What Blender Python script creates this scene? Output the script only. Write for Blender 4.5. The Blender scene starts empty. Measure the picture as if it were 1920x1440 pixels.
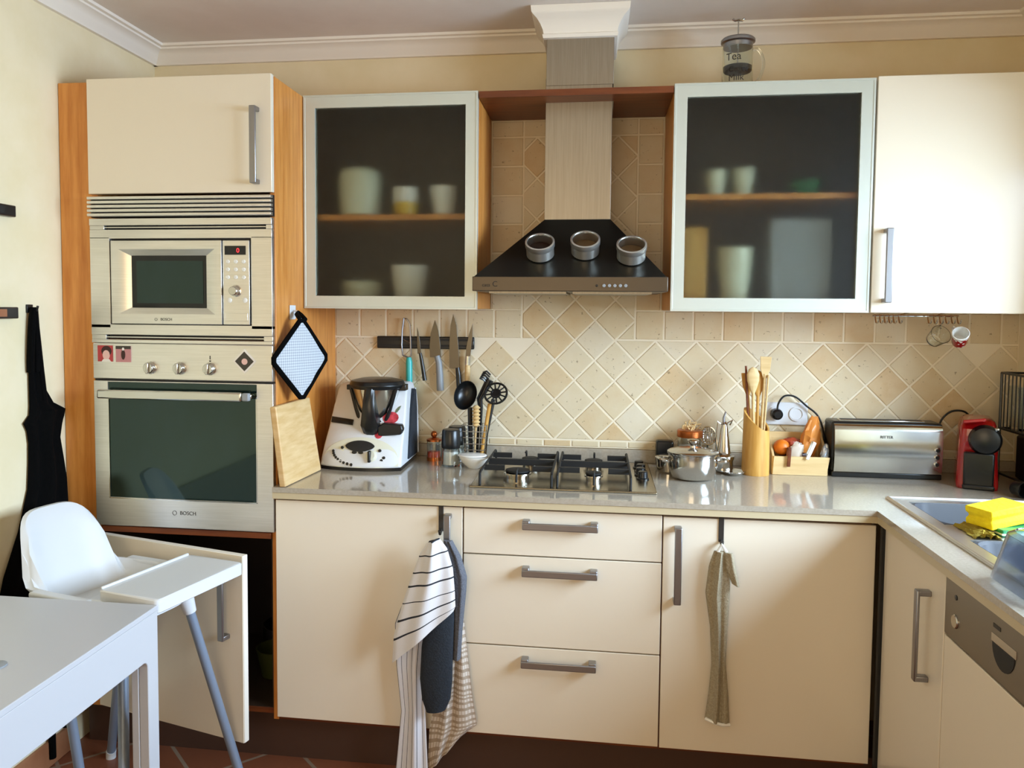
import bpy, bmesh, math, random
from mathutils import Vector, Matrix
random.seed(7)
S = bpy.context.scene
COL = S.collection
PI = math.pi

# ------------------------------------------------------------------ camera
cam_d = bpy.data.cameras.new('camera')
cam = bpy.data.objects.new('camera', cam_d); COL.objects.link(cam)
YAW, PITCH, ROLL = .1348, .0569, .0075
cy_, sy_, cp_, sp_ = math.cos(YAW), math.sin(YAW), math.cos(PITCH), math.sin(PITCH)
fw = Vector((-sy_*cp_, cy_*cp_, -sp_)); rt = Vector((cy_, sy_, 0)); up = rt.cross(fw)
R_ = rt*math.cos(ROLL) + up*math.sin(ROLL); U_ = -rt*math.sin(ROLL) + up*math.cos(ROLL)
cam.matrix_world = Matrix(((R_.x, U_.x, -fw.x, 1.0046), (R_.y, U_.y, -fw.y, -3.012), (R_.z, U_.z, -fw.z, 1.4903), (0, 0, 0, 1)))
cam_d.sensor_width = 36; cam_d.lens = 1510.49/1920*36
cam_d.shift_x = 44.87/1920; cam_d.shift_y = -58.03/1920
cam_d.clip_start = .05
S.camera = cam

# ------------------------------------------------------------------ world, light, exposure
W = bpy.data.worlds.new('world'); S.world = W; W.use_nodes = True
bg = W.node_tree.nodes['Background']; bg.inputs[0].default_value = (.75, .85, 1, 1); bg.inputs[1].default_value = .3
def area(name, loc, rot, sx, sy, power, col):
    d = bpy.data.lights.new(name, 'AREA'); d.shape = 'RECTANGLE'; d.size = sx; d.size_y = sy; d.energy = power; d.color = col
    o = bpy.data.objects.new(name, d); COL.objects.link(o); o.location = loc; o.rotation_euler = rot
    return o
# daylight outside the window over the sink (right wall); an added warm fill lamp outside the rear door
area('window_daylight', (3.65, -1.75, 2.08), (0, math.radians(76), 0), 1.6, 2.4, 310, (.60, .79, 1.0))
area('rear_warm_fill', (.55, -4.75, 1.5), (math.radians(78), 0, 0), 1.7, 1.8, 25, (1.0, .75, .42))
S.view_settings.view_transform = 'Standard'; S.view_settings.look = 'None'
S.view_settings.gamma = 1; S.view_settings.use_curve_mapping = False
S.view_settings.exposure = .5
S.cycles.use_denoising = True
S.cycles.max_bounces = 10

# ------------------------------------------------------------------ materials
def lin(h):
    c = [int(h[i:i+2], 16)/255 for i in (0, 2, 4)]
    return tuple((x/12.92 if x <= .04045 else ((x+.055)/1.055)**2.4) for x in c) + (1,)
def mat(name, h, rough=.5, metal=0, **k):
    m = bpy.data.materials.new(name); m.use_nodes = True
    b = m.node_tree.nodes['Principled BSDF']
    b.inputs['Base Color'].default_value = lin(h); b.inputs['Roughness'].default_value = rough; b.inputs['Metallic'].default_value = metal
    for a, v in k.items(): b.inputs[a.replace('_', ' ')].default_value = v
    return m
def N(m, t, **k):
    n = m.node_tree.nodes.new(t)
    for a, v in k.items(): setattr(n, a, v)
    return n
def L(m, a, b): m.node_tree.links.new(a, b)
def bsdf(m): return m.node_tree.nodes['Principled BSDF']
def coords(m, scale, kind='Object', rot=(0, 0, 0)):
    tc = N(m, 'ShaderNodeTexCoord'); mp = N(m, 'ShaderNodeMapping')
    mp.inputs['Scale'].default_value = scale; mp.inputs['Rotation'].default_value = rot
    L(m, tc.outputs[kind], mp.inputs['Vector']); return mp.outputs['Vector']
def noise(m, vec, scale, detail=4, rough=.6):
    n = N(m, 'ShaderNodeTexNoise'); n.inputs['Scale'].default_value = scale; n.inputs['Detail'].default_value = detail
    n.inputs['Roughness'].default_value = rough; L(m, vec, n.inputs['Vector']); return n.outputs['Fac']
def ramp(m, fac, stops):
    r = N(m, 'ShaderNodeValToRGB'); e = r.color_ramp.elements
    while len(e) < len(stops): e.new(.5)
    for i, (p, c) in enumerate(stops): e[i].position = p; e[i].color = lin(c)
    L(m, fac, r.inputs['Fac']); return r.outputs['Color']
def bump(m, h, strength, dist=.01):
    b = N(m, 'ShaderNodeBump'); b.inputs['Strength'].default_value = strength; b.inputs['Distance'].default_value = dist
    L(m, h, b.inputs['Height']); L(m, b.outputs['Normal'], bsdf(m).inputs['Normal'])
def noisy(m, scale, c0, c1, stretch=(1, 1, 1), b=0, lo=.35, hi=.65, kind='Object'):
    v = coords(m, stretch, kind); f = noise(m, v, scale)
    L(m, ramp(m, f, [(lo, c0), (hi, c1)]), bsdf(m).inputs['Base Color'])
    if b: bump(m, f, b)
    return m

M = {}
M['wall'] = noisy(mat('wall_paint', 'ECDFBC', .85), 6, 'E8D9B2', 'EEE0BE', b=.03)
M['ceil'] = noisy(mat('ceiling_paint', 'F0E8E0', .9), 5, 'ECE3DA', 'F1E9E1')
M['plaster'] = mat('cornice_plaster', 'F5EEE2', .7)
M['wood'] = noisy(mat('cherry_wood', 'D08A40', .38), 5, 'C47A32', 'DC964A', (9, 9, .8), .02)
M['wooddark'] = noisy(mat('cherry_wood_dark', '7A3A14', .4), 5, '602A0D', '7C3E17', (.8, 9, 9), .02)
M['cream'] = mat('cream_lacquer', 'E9DECA', .22, Coat_Weight=.3, Coat_Roughness=.08)
M['creamedge'] = mat('cream_edge', 'E9E2D6', .35)
M['white'] = mat('white_plastic', 'D6D8DA', .35)
M['tablewhite'] = mat('white_lacquer', 'BFC0C4', .4)
M['steel'] = noisy(mat('brushed_steel', 'E2E0DB', .36, 1), 6, 'DCDAD5', 'E6E4E0', (1, 1, 40), .003)
M['steelh'] = noisy(mat('brushed_steel_hood', '9F978B', .42, 1), 6, '999286', 'A39C90', (40, 40, 1), .003)
M['steellip'] = mat('dark_steel_lip', '585046', .4, .9)
M['sink'] = mat('sink_steel', '4A4B4F', .6, 0, Specular_IOR_Level=.25)
M['blade'] = mat('blade_steel', '615C54', .3, 1)
M['tin'] = mat('tin_steel', 'D6D4CE', .28, .85)
M['dwsteel'] = mat('dishwasher_steel', '8E867A', .4, 1)
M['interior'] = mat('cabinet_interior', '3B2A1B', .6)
M['chrome'] = mat('chrome', 'C9C7C2', .12, 1)
M['steelpan'] = mat('pan_steel', 'C4C2BE', .16, 1)
M['handle'] = mat('handle_grey', '9A9A9E', .36, 1)
M['alu'] = mat('aluminium_frame', 'CDD2C8', .38, .25)
M['black'] = mat('black_plastic', '101214', .3)
M['blackmatt'] = mat('black_matt', '141414', .6)
M['iron'] = mat('cast_iron', '0A0A0A', .7)
M['ovenglass'] = mat('oven_glass', '081412', .05, 0, Specular_IOR_Level=.85, Specular_Tint=(.62, .86, .80, 1))
M['dark'] = mat('dark_void', '0D0A08', .8)
M['plinth'] = mat('plinth_brown', '4A342A', .35)
M['stone'] = noisy(mat('worktop_stone', 'ACA292', .1, Coat_Weight=.4, Coat_Roughness=.05), 140, 'A69C8B', 'B1A797')
M['stoneedge'] = mat('worktop_edge', 'C6B795', .3)
M['hobglass'] = noisy(mat('hob_steel', 'A89F8C', .22, 1), 8, 'A0967F', 'B0A690', (60, 1, 1))
M['hood'] = mat('hood_black_steel', '34332F', .3, .85)
M['plasticgrey'] = mat('grey_plastic', '8F9396', .45)
M['legblue'] = mat('grey_blue_tube', '8492A6', .35, .3)
M['turq'] = mat('turquoise_plastic', '35B5B0', .35)
M['bam'] = noisy(mat('bamboo', 'CF9A48', .45), 4, 'BE8838', 'D8A858', (10, 10, 1))
M['pale'] = noisy(mat('pale_wood', 'DDBE86', .55), 4, 'D2B078', 'E2C690', (1, 1, 10), .02)
M['board'] = noisy(mat('board_wood', 'D9B67F', .5), 4, 'CFA970', 'DFBF8C', (2, 2, 14), .02)
M['red'] = mat('red_plastic', '9E0F12', .2, Coat_Weight=.5)
M['orange'] = mat('orange_fruit', 'E07818', .45)
M['orangebag'] = mat('orange_bag', 'D98A3E', .3)
M['redbag'] = mat('red_brown_bag', 'A23D1C', .35)
M['yellow'] = noisy(mat('yellow_sponge', 'F2D800', .85), 60, 'EBCB00', 'F8DC08', b=.3)
M['green'] = mat('green_plastic', '1E7D4A', .4)
M['yelcloth'] = mat('yellow_cloth', '97801C', .85)
M['cup'] = mat('white_china', 'E9E8E2', .2)
M['pot'] = mat('cream_china', 'DDDFC6', .35)
M['cupyellow'] = mat('yellow_china', 'D6B02A', .3)
M['bowlgreen'] = mat('olive_bowl', '4A4E1C', .5)
def glassm(name, h, rough, ior=1.45):
    m = mat(name, h, rough); bsdf(m).inputs['Transmission Weight'].default_value = 1; bsdf(m).inputs['IOR'].default_value = ior; return m
M['frost'] = glassm('frosted_glass', 'DCE0D8', .42, 1.3)
M['glass'] = glassm('clear_glass', 'F4F8F6', .02)
M['tub'] = glassm('clear_plastic_tub', 'C2CAD8', .12, 1.3)
M['copper'] = mat('copper_lid', 'B4622E', .3, .8)
M['jarcontent'] = mat('orange_powder', 'E2511C', .6)
M['cork'] = mat('spice_brown', '8A6A48', .8)
def emis(name, h, s):
    m = mat(name, h, .4); bsdf(m).inputs['Emission Color'].default_value = lin(h); bsdf(m).inputs['Emission Strength'].default_value = s; return m
M['led'] = emis('red_digit', 'F0303A', 1.2)
M['ink'] = mat('dark_ink', '2A2622', .5)

# travertine tile: each tile has a tone of its own (mesh attribute), veins and pits
m = M['tile'] = mat('travertine_tile', 'D8C29A', .55)
at = N(m, 'ShaderNodeAttribute', attribute_name='tone')
v = coords(m, (1, 1, 1)); f1 = noise(m, v, 14, 5); f2 = noise(m, v, 70, 3)
ad = N(m, 'ShaderNodeMath', operation='MULTIPLY_ADD'); L(m, f1, ad.inputs[0]); ad.inputs[1].default_value = .55; L(m, at.outputs['Fac'], ad.inputs[2])
colr = ramp(m, ad.outputs[0], [(.22, 'DED2B8'), (.50, 'DACAA8'), (.80, 'D4BA90'), (1.0, 'C8A474')])
pit = ramp(m, f2, [(.28, '7A6238'), (.34, 'FFFFFF')])
mx = N(m, 'ShaderNodeMixRGB', blend_type='MULTIPLY'); mx.inputs[0].default_value = .6; L(m, colr, mx.inputs[1]); L(m, pit, mx.inputs[2])
L(m, mx.outputs[0], bsdf(m).inputs['Base Color']); bump(m, f2, .12, .004)
M['grout'] = mat('tile_grout', 'EDE1C8', .9)
# terracotta floor tiles, laid diagonally
m = M['floor'] = mat('terracotta_floor', '8A5236', .4)
br = N(m, 'ShaderNodeTexBrick'); br.offset = 0; br.squash = 1
br.inputs['Scale'].default_value = 1; br.inputs['Mortar Size'].default_value = .006; br.inputs['Brick Width'].default_value = .33; br.inputs['Row Height'].default_value = .33
br.inputs['Color1'].default_value = lin('8C5338'); br.inputs['Color2'].default_value = lin('7C4830'); br.inputs['Mortar'].default_value = lin('8F7A66')
L(m, coords(m, (1, 1, 1), rot=(0, 0, PI/4)), br.inputs['Vector']); L(m, br.outputs['Color'], bsdf(m).inputs['Base Color'])
M['microglass'] = mat('microwave_glass', '050606', .12)
M['terra'] = noisy(mat('terracotta_skirting', 'A06A48', .5), 8, '96603F', 'A87350')

def stripes(name, base, line, pitch, width, axis='X', rough=.9, line2=None, pitch2=.02):
    m = mat(name, base, rough); tc = N(m, 'ShaderNodeTexCoord'); sp = N(m, 'ShaderNodeSeparateXYZ'); L(m, tc.outputs['UV'], sp.inputs[0])
    def band(ax, p, w):
        a = N(m, 'ShaderNodeMath', operation='MODULO'); L(m, sp.outputs[ax], a.inputs[0]); a.inputs[1].default_value = p
        b = N(m, 'ShaderNodeMath', operation='LESS_THAN'); L(m, a.outputs[0], b.inputs[0]); b.inputs[1].default_value = w; return b.outputs[0]
    x = N(m, 'ShaderNodeMixRGB'); L(m, band(axis, pitch, width), x.inputs[0]); x.inputs[1].default_value = lin(base); x.inputs[2].default_value = lin(line)
    out = x.outputs[0]
    if line2:
        y = N(m, 'ShaderNodeMixRGB'); L(m, band('Y' if axis == 'X' else 'X', pitch2, pitch2*.45), y.inputs[0]); L(m, out, y.inputs[1]); y.inputs[2].default_value = lin(line2); out = y.outputs[0]
    L(m, out, bsdf(m).inputs['Base Color']); bump(m, noise(m, coords(m, (1, 1, 1)), 300, 2), .15, .002)
    return m
M['tea'] = stripes('striped_towel', 'D9D7D8', '23262E', .043, .0045, 'Y')
M['teav'] = stripes('striped_towel_lower', 'D6D5DA', '2A2C36', .038, .0035, 'X')
M['check'] = stripes('checked_towel', 'C0B1A1', 'D8CEC4', .016, .006, 'X', line2='A5937F', pitch2=.018)
M['greytowel'] = noisy(mat('grey_terry', 'A79A80', .95), 220, '978A70', 'B0A48A', b=.5)
M['greytowel2'] = noisy(mat('slate_terry', '5E6068', .95), 220, '55575F', '686A72', b=.5)
M['mitt'] = noisy(mat('dark_mitt', '1B222B', .85), 200, '171D25', '222A34', b=.3)
M['apron'] = noisy(mat('black_cotton', '020202', .95, Specular_IOR_Level=.1), 160, '020202', '050505', b=.1)
m = M['waffle'] = mat('waffle_white', 'DDE2E8', .9)
w1 = N(m, 'ShaderNodeTexChecker'); w1.inputs['Scale'].default_value = 1; L(m, coords(m, (150, 150, 150), 'UV'), w1.inputs['Vector'])
w1.inputs['Color1'].default_value = lin('C4CAD0'); w1.inputs['Color2'].default_value = lin('9FA6B0'); L(m, w1.outputs[0], bsdf(m).inputs['Base Color'])
m = M['dots'] = mat('red_dotted_china', 'A01018', .2)
vo = N(m, 'ShaderNodeTexVoronoi'); vo.inputs['Scale'].default_value = 75; L(m, coords(m, (1, 1, 1)), vo.inputs['Vector'])
L(m, ramp(m, vo.outputs['Distance'], [(.28, 'F0E8E4'), (.34, '9A0E16')]), bsdf(m).inputs['Base Color'])

# ------------------------------------------------------------------ mesh helpers
class G:
    def __init__(s): s.v = []; s.f = []; s.mi = []; s.uv = {}; s.cur = 0; s.tone = None
    def add(s, vs, fs, uvs=None):
        o = len(s.v); s.v += [tuple(x) for x in vs]
        for f in fs: s.f.append([i+o for i in f]); s.mi.append(s.cur)
        if uvs:
            for i, u in enumerate(uvs): s.uv[o+i] = u
        return s
    def box(s, x0, x1, y0, y1, z0, z1):
        v = [(x, y, z) for z in (z0, z1) for y in (y0, y1) for x in (x0, x1)]
        return s.add(v, [(0, 2, 3, 1), (4, 5, 7, 6), (0, 1, 5, 4), (1, 3, 7, 5), (3, 2, 6, 7), (2, 0, 4, 6)])
    def rings(s, rs, cap0=True, cap1=True, closed=False):
        n = len(rs[0]); vs = [p for r in rs for p in r]; fs = []; k = len(rs)
        for i in range(k if closed else k-1):
            for j in range(n):
                a, b = i*n+j, i*n+(j+1) % n; c, d = ((i+1) % k)*n+(j+1) % n, ((i+1) % k)*n+j
                fs.append((a, b, c, d))
        if cap0 and not closed: fs.append(tuple(range(n-1, -1, -1)))
        if cap1 and not closed: fs.append(tuple((k-1)*n+j for j in range(n)))
        return s.add(vs, fs)
    def cyl(s, p0, p1, r0, r1=None, n=24):
        r1 = r0 if r1 is None else r1; p0 = Vector(p0); p1 = Vector(p1); d = (p1-p0).normalized()
        a = d.orthogonal().normalized(); b = d.cross(a)
        return s.rings([[p+a*(r*math.cos(2*PI*j/n))+b*(r*math.sin(2*PI*j/n)) for j in range(n)] for p, r in ((p0, r0), (p1, r1))])
    def lathe(s, c, prof, n=32, axis=(0, 0, 1), cap0=True, cap1=True, sx=1, sy=1):
        d = Vector(axis).normalized(); q = Vector((0, 0, 1)).rotation_difference(d); c = Vector(c)
        return s.rings([[c+q @ Vector((r*sx*math.cos(2*PI*j/n), r*sy*math.sin(2*PI*j/n), z)) for j in range(n)] for r, z in prof], cap0, cap1)
    def tube(s, pts, r, n=8, closed=False):
        P = [Vector(p) for p in pts]; rs = []; k = len(P); pa = None
        for i, p in enumerate(P):
            t = (P[(i+1) % k]-P[i-1]) if closed else (P[min(i+1, k-1)]-P[max(i-1, 0)])
            t.normalize()
            if pa is None: a = t.orthogonal().normalized()
            else: a = (pa - t*pa.dot(t)).normalized()
            pa = a; b = t.cross(a); rr = r[i] if isinstance(r, (list, tuple)) else r
            rs.append([p+a*(rr*math.cos(2*PI*j/n))+b*(rr*math.sin(2*PI*j/n)) for j in range(n)])
        return s.rings(rs, closed=closed)
    def prism(s, poly, ax, a0, a1):
        def mk(p, a):
            return {'x': (a, p[0], p[1]), 'y': (p[0], a, p[1]), 'z': (p[0], p[1], a)}[ax]
        return s.rings([[mk(p, a) for p in poly] for a in (a0, a1)])
    def sphere(s, c, r, n=20, k=10, sc=(1, 1, 1)):
        c = Vector(c); rs = []
        for i in range(k+1):
            t = PI*(i+.02 if i == 0 else i-.02 if i == k else i)/k
            rs.append([c+Vector((sc[0]*r*math.sin(t)*math.cos(2*PI*j/n), sc[1]*r*math.sin(t)*math.sin(2*PI*j/n), -sc[2]*r*math.cos(t))) for j in range(n)])
        return s.rings(rs)
    def xf(s, M_, i0=0):
        for i in range(i0, len(s.v)): s.v[i] = tuple(M_ @ Vector(s.v[i]))
        return s
    def mark(s): return len(s.v)
ORG = {}
def build(name, g, mats, parent=None, loc=None, local=False, bev=0, seg=2, sub=0):
    if isinstance(mats, str): mats = [mats]
    o0 = Vector((0, 0, 0)) if local else (ORG.get(parent.name, Vector((0, 0, 0))) if parent else Vector(loc or (0, 0, 0)))
    me = bpy.data.meshes.new(name)
    me.from_pydata([tuple(Vector(v)-o0) for v in g.v], [], g.f)
    for mm in mats: me.materials.append(M[mm])
    me.polygons.foreach_set('material_index', g.mi)
    if g.uv:
        u = me.uv_layers.new(name='UVMap')
        for l in me.loops: u.data[l.index].uv = g.uv.get(l.vertex_index, (0, 0))
    if g.tone is not None:
        a = me.attributes.new('tone', 'FLOAT', 'FACE'); a.data.foreach_set('value', g.tone)
    bm = bmesh.new(); bm.from_mesh(me); bmesh.ops.recalc_face_normals(bm, faces=bm.faces); bm.to_mesh(me); bm.free()
    me.polygons.foreach_set('use_smooth', [True]*len(me.polygons)); me.set_sharp_from_angle(angle=math.radians(38))
    o = bpy.data.objects.new(name, me); COL.objects.link(o)
    if parent: o.parent = parent; ORG[o.name] = o0
    elif loc: o.location = loc; ORG[o.name] = o0
    else: ORG[o.name] = o0
    if bev:
        b = o.modifiers.new('bevel', 'BEVEL'); b.width = bev; b.segments = seg; b.limit_method = 'ANGLE'; b.angle_limit = math.radians(40); b.harden_normals = False
    if sub:
        b = o.modifiers.new('sub', 'SUBSURF'); b.levels = sub; b.render_levels = sub
    return o
def tag(o, label, cat, group=None):
    o['label'] = label; o['category'] = cat
    if group: o['group'] = group
    return o
def thing(name, label, cat, loc, rz=0, group=None):
    o = bpy.data.objects.new(name, None); COL.objects.link(o); o.empty_display_size = .05
    o.location = loc; o.rotation_euler = (0, 0, rz); ORG[o.name] = Vector(loc)
    return tag(o, label, cat, group)
def struct(name, g, mats, bev=0):
    o = build(name, g, mats, bev=bev); o['kind'] = 'structure'; return o
def copy_tree(o, parent=None):
    c = o.copy(); COL.objects.link(c)
    if parent: c.parent = parent
    ORG[c.name] = ORG.get(o.name, Vector((0, 0, 0)))
    for ch in list(o.children): copy_tree(ch, c)
    return c
def text_mesh(name, s, size, parent, M_, matname, depth=.0006, local=False):
    cu = bpy.data.curves.new(name, 'FONT'); cu.body = s; cu.size = size; cu.align_x = 'CENTER'; cu.align_y = 'CENTER'; cu.extrude = depth
    t = bpy.data.objects.new(name+'_tmp', cu); COL.objects.link(t)
    dg = bpy.context.evaluated_depsgraph_get(); me = bpy.data.meshes.new_from_object(t.evaluated_get(dg))
    bpy.data.objects.remove(t)
    o0 = Vector((0, 0, 0)) if local else ORG.get(parent.name, Vector((0, 0, 0)))
    me.transform(Matrix.Translation(-o0) @ M_); me.materials.clear(); me.materials.append(M[matname])
    o = bpy.data.objects.new(name, me); COL.objects.link(o); o.parent = parent; ORG[o.name] = o0
    return o
def facing_front(x, y, z): return Matrix.Translation((x, y, z)) @ Matrix.Rotation(PI/2, 4, 'X')
def lerp(a, b, t): return a+(b-a)*t
def arc(cx, cz, r, a0, a1, n): return [(cx+r*math.cos(lerp(a0, a1, i/n)), cz+r*math.sin(lerp(a0, a1, i/n))) for i in range(n+1)]
def smooth_pts(pts, k=6):
    P = [Vector(p) for p in pts]; out = []
    for i in range(len(P)-1):
        p0, p1, p2, p3 = P[max(i-1, 0)], P[i], P[i+1], P[min(i+2, len(P)-1)]
        for j in range(k):
            t = j/k; out.append(.5*((2*p1)+(p2-p0)*t+(2*p0-5*p1+4*p2-p3)*t*t+(3*p1-p0-3*p2+p3)*t**3))
    return out+[P[-1]]

# ------------------------------------------------------------------ the room
XL, XR, YB, ZC = -.732, 2.45, -4.6, 2.486
struct('floor', G().box(XL-.1, XR+.1, YB-.1, .1, -.1, 0), 'floor')
struct('ceiling', G().box(XL-.1, XR+.3, YB-.1, .1, ZC, ZC+.1), 'ceil')
struct('wall_back', G().box(XL-.1, XR+.3, 0, .1, 0, ZC), 'wall')
struct('wall_left', G().box(XL-.1, XL, YB-.1, 0, 0, ZC), 'wall')
WY0, WY1, WZ0, WZ1 = -2.35, -.62, 1.05, 2.08
g = G(); g.box(XR, XR+.3, WY1, 0, 0, ZC).box(XR, XR+.3, YB-.1, WY0, 0, ZC).box(XR, XR+.3, WY0, WY1, 0, WZ0).box(XR, XR+.3, WY0, WY1, WZ1, ZC)
struct('wall_right', g, 'wall')
g = G(); g.box(XL, -.35, YB-.1, YB, 0, ZC).box(1.45, XR, YB-.1, YB, 0, ZC).box(-.35, 1.45, YB-.1, YB, 2.15, ZC)
struct('wall_rear', g, 'wall')
wf = G()
for a, b in ((WY0, WY0+.05), (WY1-.05, WY1), ((WY0+WY1)/2-.03, (WY0+WY1)/2+.03)): wf.box(XR+.2, XR+.25, a, b, WZ0, WZ1)
for a, b in ((WZ0, WZ0+.05), (WZ1-.05, WZ1)): wf.box(XR+.2, XR+.25, WY0, WY1, a, b)
struct('window_1', wf, 'white', bev=.004)
df = G()
for a, b in ((-.35, -.28), (1.38, 1.45), (.52, .58)): df.box(a, b, YB-.07, YB-.02, 0, 2.15)
for a, b in ((0, .08), (2.08, 2.15)): df.box(-.35, 1.45, YB-.07, YB-.02, a, b)
struct('door_1', df, 'white', bev=.004)
# plaster cornices
prof = [(0, 0), (-.014, 0), (-.018, .008), (-.026, .016), (-.034, .030), (-.046, .042), (-.062, .047), (-.064, .053), (-.076, .055), (-.078, ZC-2.422), (0, ZC-2.422)]
struct('trim_1', G().prism([(a, 2.422+b) for a, b in prof], 'x', XL, XR), 'plaster')
struct('trim_2', G().prism([(XL-a, 2.422+b) for a, b in prof], 'y', YB, 0), 'plaster')
struct('trim_3', G().prism([(XR+a, 2.422+b) for a, b in prof], 'y', YB, 0), 'plaster')
rs = []
for z, o in ((2.388, .006), (2.39, .012), (2.401, .015), (2.404, .011), (2.418, .014), (2.435, .022), (2.450, .033), (2.458, .043), (2.462, .047), (2.466, .050), (2.485, .052)):
    rs.append([(.822-o, 0, z), (.822-o, -.252-o, z), (1.044+o, -.252-o, z), (1.044+o, 0, z)])
struct('trim_4', G().rings(rs), 'plaster')
struct('baseboard_left', G().box(XL, XL+.012, YB, -.60, 0, .085), 'terra', bev=.003)

# travertine tiles on the back wall
def clip(poly, nx, nz, d):
    out = []
    for i in range(len(poly)):
        a, b = poly[i], poly[(i+1) % len(poly)]; da, db = a[0]*nx+a[1]*nz-d, b[0]*nx+b[1]*nz-d
        if da <= 0: out.append(a)
        if da*db < 0: t = da/(da-db); out.append((lerp(a[0], b[0], t), lerp(a[1], b[1], t)))
    return out
def clipbox(p, x0, x1, z0, z1):
    for q in ((1, 0, x1), (-1, 0, -x0), (0, 1, z1), (0, -1, -z0)):
        p = clip(p, *q) if p else p
    return p
def inset(p, d):
    q = p[:]
    if len(p) < 3: return []
    A = sum(p[i][0]*p[(i+1) % len(p)][1]-p[(i+1) % len(p)][0]*p[i][1] for i in range(len(p)))
    if A < 0: p = p[::-1]; q = p[:]
    for i in range(len(p)):
        a, b = p[i], p[(i+1) % len(p)]; ex, ez = b[0]-a[0], b[1]-a[1]; l = math.hypot(ex, ez)
        if l < 1e-5: continue
        nx, nz = ez/l, -ex/l
        q = clip(q, nx, nz, a[0]*nx+a[1]*nz-d) if q else q
    return q if len(q) >= 3 else []
tiles = []
ROW = 1.373; PX = .1042; PZ = .1064; BX0, BX1, BZ1 = .725, 1.142, ROW+7*PZ
for k in range(0, 25):
    x0 = -.0044+PX*k; x1 = x0+PX
    if not (BX0-.01 < (x0+x1)/2 < BX1+.01): tiles.append([(max(x0, 0), ROW), (min(x1, XR), ROW), (min(x1, XR), 1.482), (max(x0, 0), 1.482)])
    tiles.append([(max(x0-.02, 0), .97), (min(x1-.02, XR), .97), (min(x1-.02, XR), .997), (max(x0-.02, 0), .997)])
for k in range(1, 8):
    for a, b in ((.607, BX0), (BX1, 1.233)):
        tiles.append([(a, ROW+PZ*k), (b, ROW+PZ*k), (b, min(ROW+PZ*(k+1), 2.178)), (a, min(ROW+PZ*(k+1), 2.178))])
for k in range(4): tiles.append([(BX0+k*PX, BZ1), (BX0+(k+1)*PX, BZ1), (BX0+(k+1)*PX, 2.178), (BX0+k*PX, 2.178)])
HW, HH = .0735, .0746
for a in range(-18, 19):
    for b in range(-12, 7):
        if (a+b) % 2 == 0: continue
        cx, cz = 1.216+HW*a, 1.370-HH*b
        d = [(cx-HW, cz), (cx, cz-HH), (cx+HW, cz), (cx, cz+HH)]
        if cx-HW >= BX0-.002 and cx+HW <= BX1+.002: ps = [clipbox(d, BX0, BX1, .997, BZ1)]
        else: ps = [clipbox(d, 0, XR, .997, ROW), clipbox(d, BX0, BX1, ROW, BZ1)]
        tiles += [p for p in ps if p and len(p) >= 3]
g = G(); g.tone = []
for t in tiles:
    p0 = inset(t, .0030); p1 = inset(t, .0052)
    if not p0 or not p1 or len(p0) != len(p1): continue
    A = abs(sum(p1[i][0]*p1[(i+1) % len(p1)][1]-p1[(i+1) % len(p1)][0]*p1[i][1] for i in range(len(p1))))/2
    if A < 1.2e-4: continue
    y = -.0070-random.random()*.0008; r = random.random(); tn = random.gauss(.18, .09) if r < .8 else random.gauss(.42, .07)
    n0 = len(g.f); g.rings([[(x, -.004, z) for x, z in p0], [(x, y+.0022, z) for x, z in p0], [(x, y, z) for x, z in p1]], cap0=False); g.tone += [tn]*(len(g.f)-n0)
n0 = len(g.f); g.cur = 1
g.box(0, XR, -.0052, 0, .97, 1.482); g.box(.607, 1.233, -.0052, 0, 1.482, 2.178); g.tone += [0]*(len(g.f)-n0)
o = struct('wall_tiles', g, ['tile', 'grout'])

# ------------------------------------------------------------------ fitted kitchen
def handle(parent, x, y, z, ln, vert=True, w=.021, axis='y', local=False):
    """bridge handle standing off a front whose face is at y (or x when axis is 'x')"""
    g = G(); h = ln/2; o = .034
    if axis == 'y':
        if vert:
            g.box(x-w/2, x+w/2, y-o, y-o+.008, z-h, z+h); g.box(x-w/2, x+w/2, y-o+.004, y, z+h-.014, z+h); g.box(x-w/2, x+w/2, y-o+.004, y, z-h, z-h+.014)
        else:
            g.box(x-h, x+h, y-o, y-o+.008, z-w/2, z+w/2); g.box(x-h, x-h+.022, y-o+.004, y, z-w/2+.004, z+w/2+.006); g.box(x+h-.022, x+h, y-o+.004, y, z-w/2+.004, z+w/2+.006)
    else:
        g.box(x-o, x-o+.008, y-w/2, y+w/2, z-h, z+h); g.box(x-o+.004, x, y-w/2, y+w/2, z+h-.014, z+h); g.box(x-o+.004, x, y-w/2, y+w/2, z-h, z-h+.014)
    return build('handle', g, 'handle', parent, local=local, bev=.0025)
FY = -.603          # face of the base fronts
DZ0, DZ1 = .169, .876
def carcass(x0, x1, y0, y1, z0, z1, t=.018, front=False):
    g = G(); g.box(x0, x0+t, y0, y1, z0, z1).box(x1-t, x1, y0, y1, z0, z1).box(x0+t, x1-t, y0, y1, z0, z0+t).box(x0+t, x1-t, y0, y1, z1-t, z1).box(x0+t, x1-t, y1-.008, y1, z0+t, z1-t)
    return g
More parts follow.
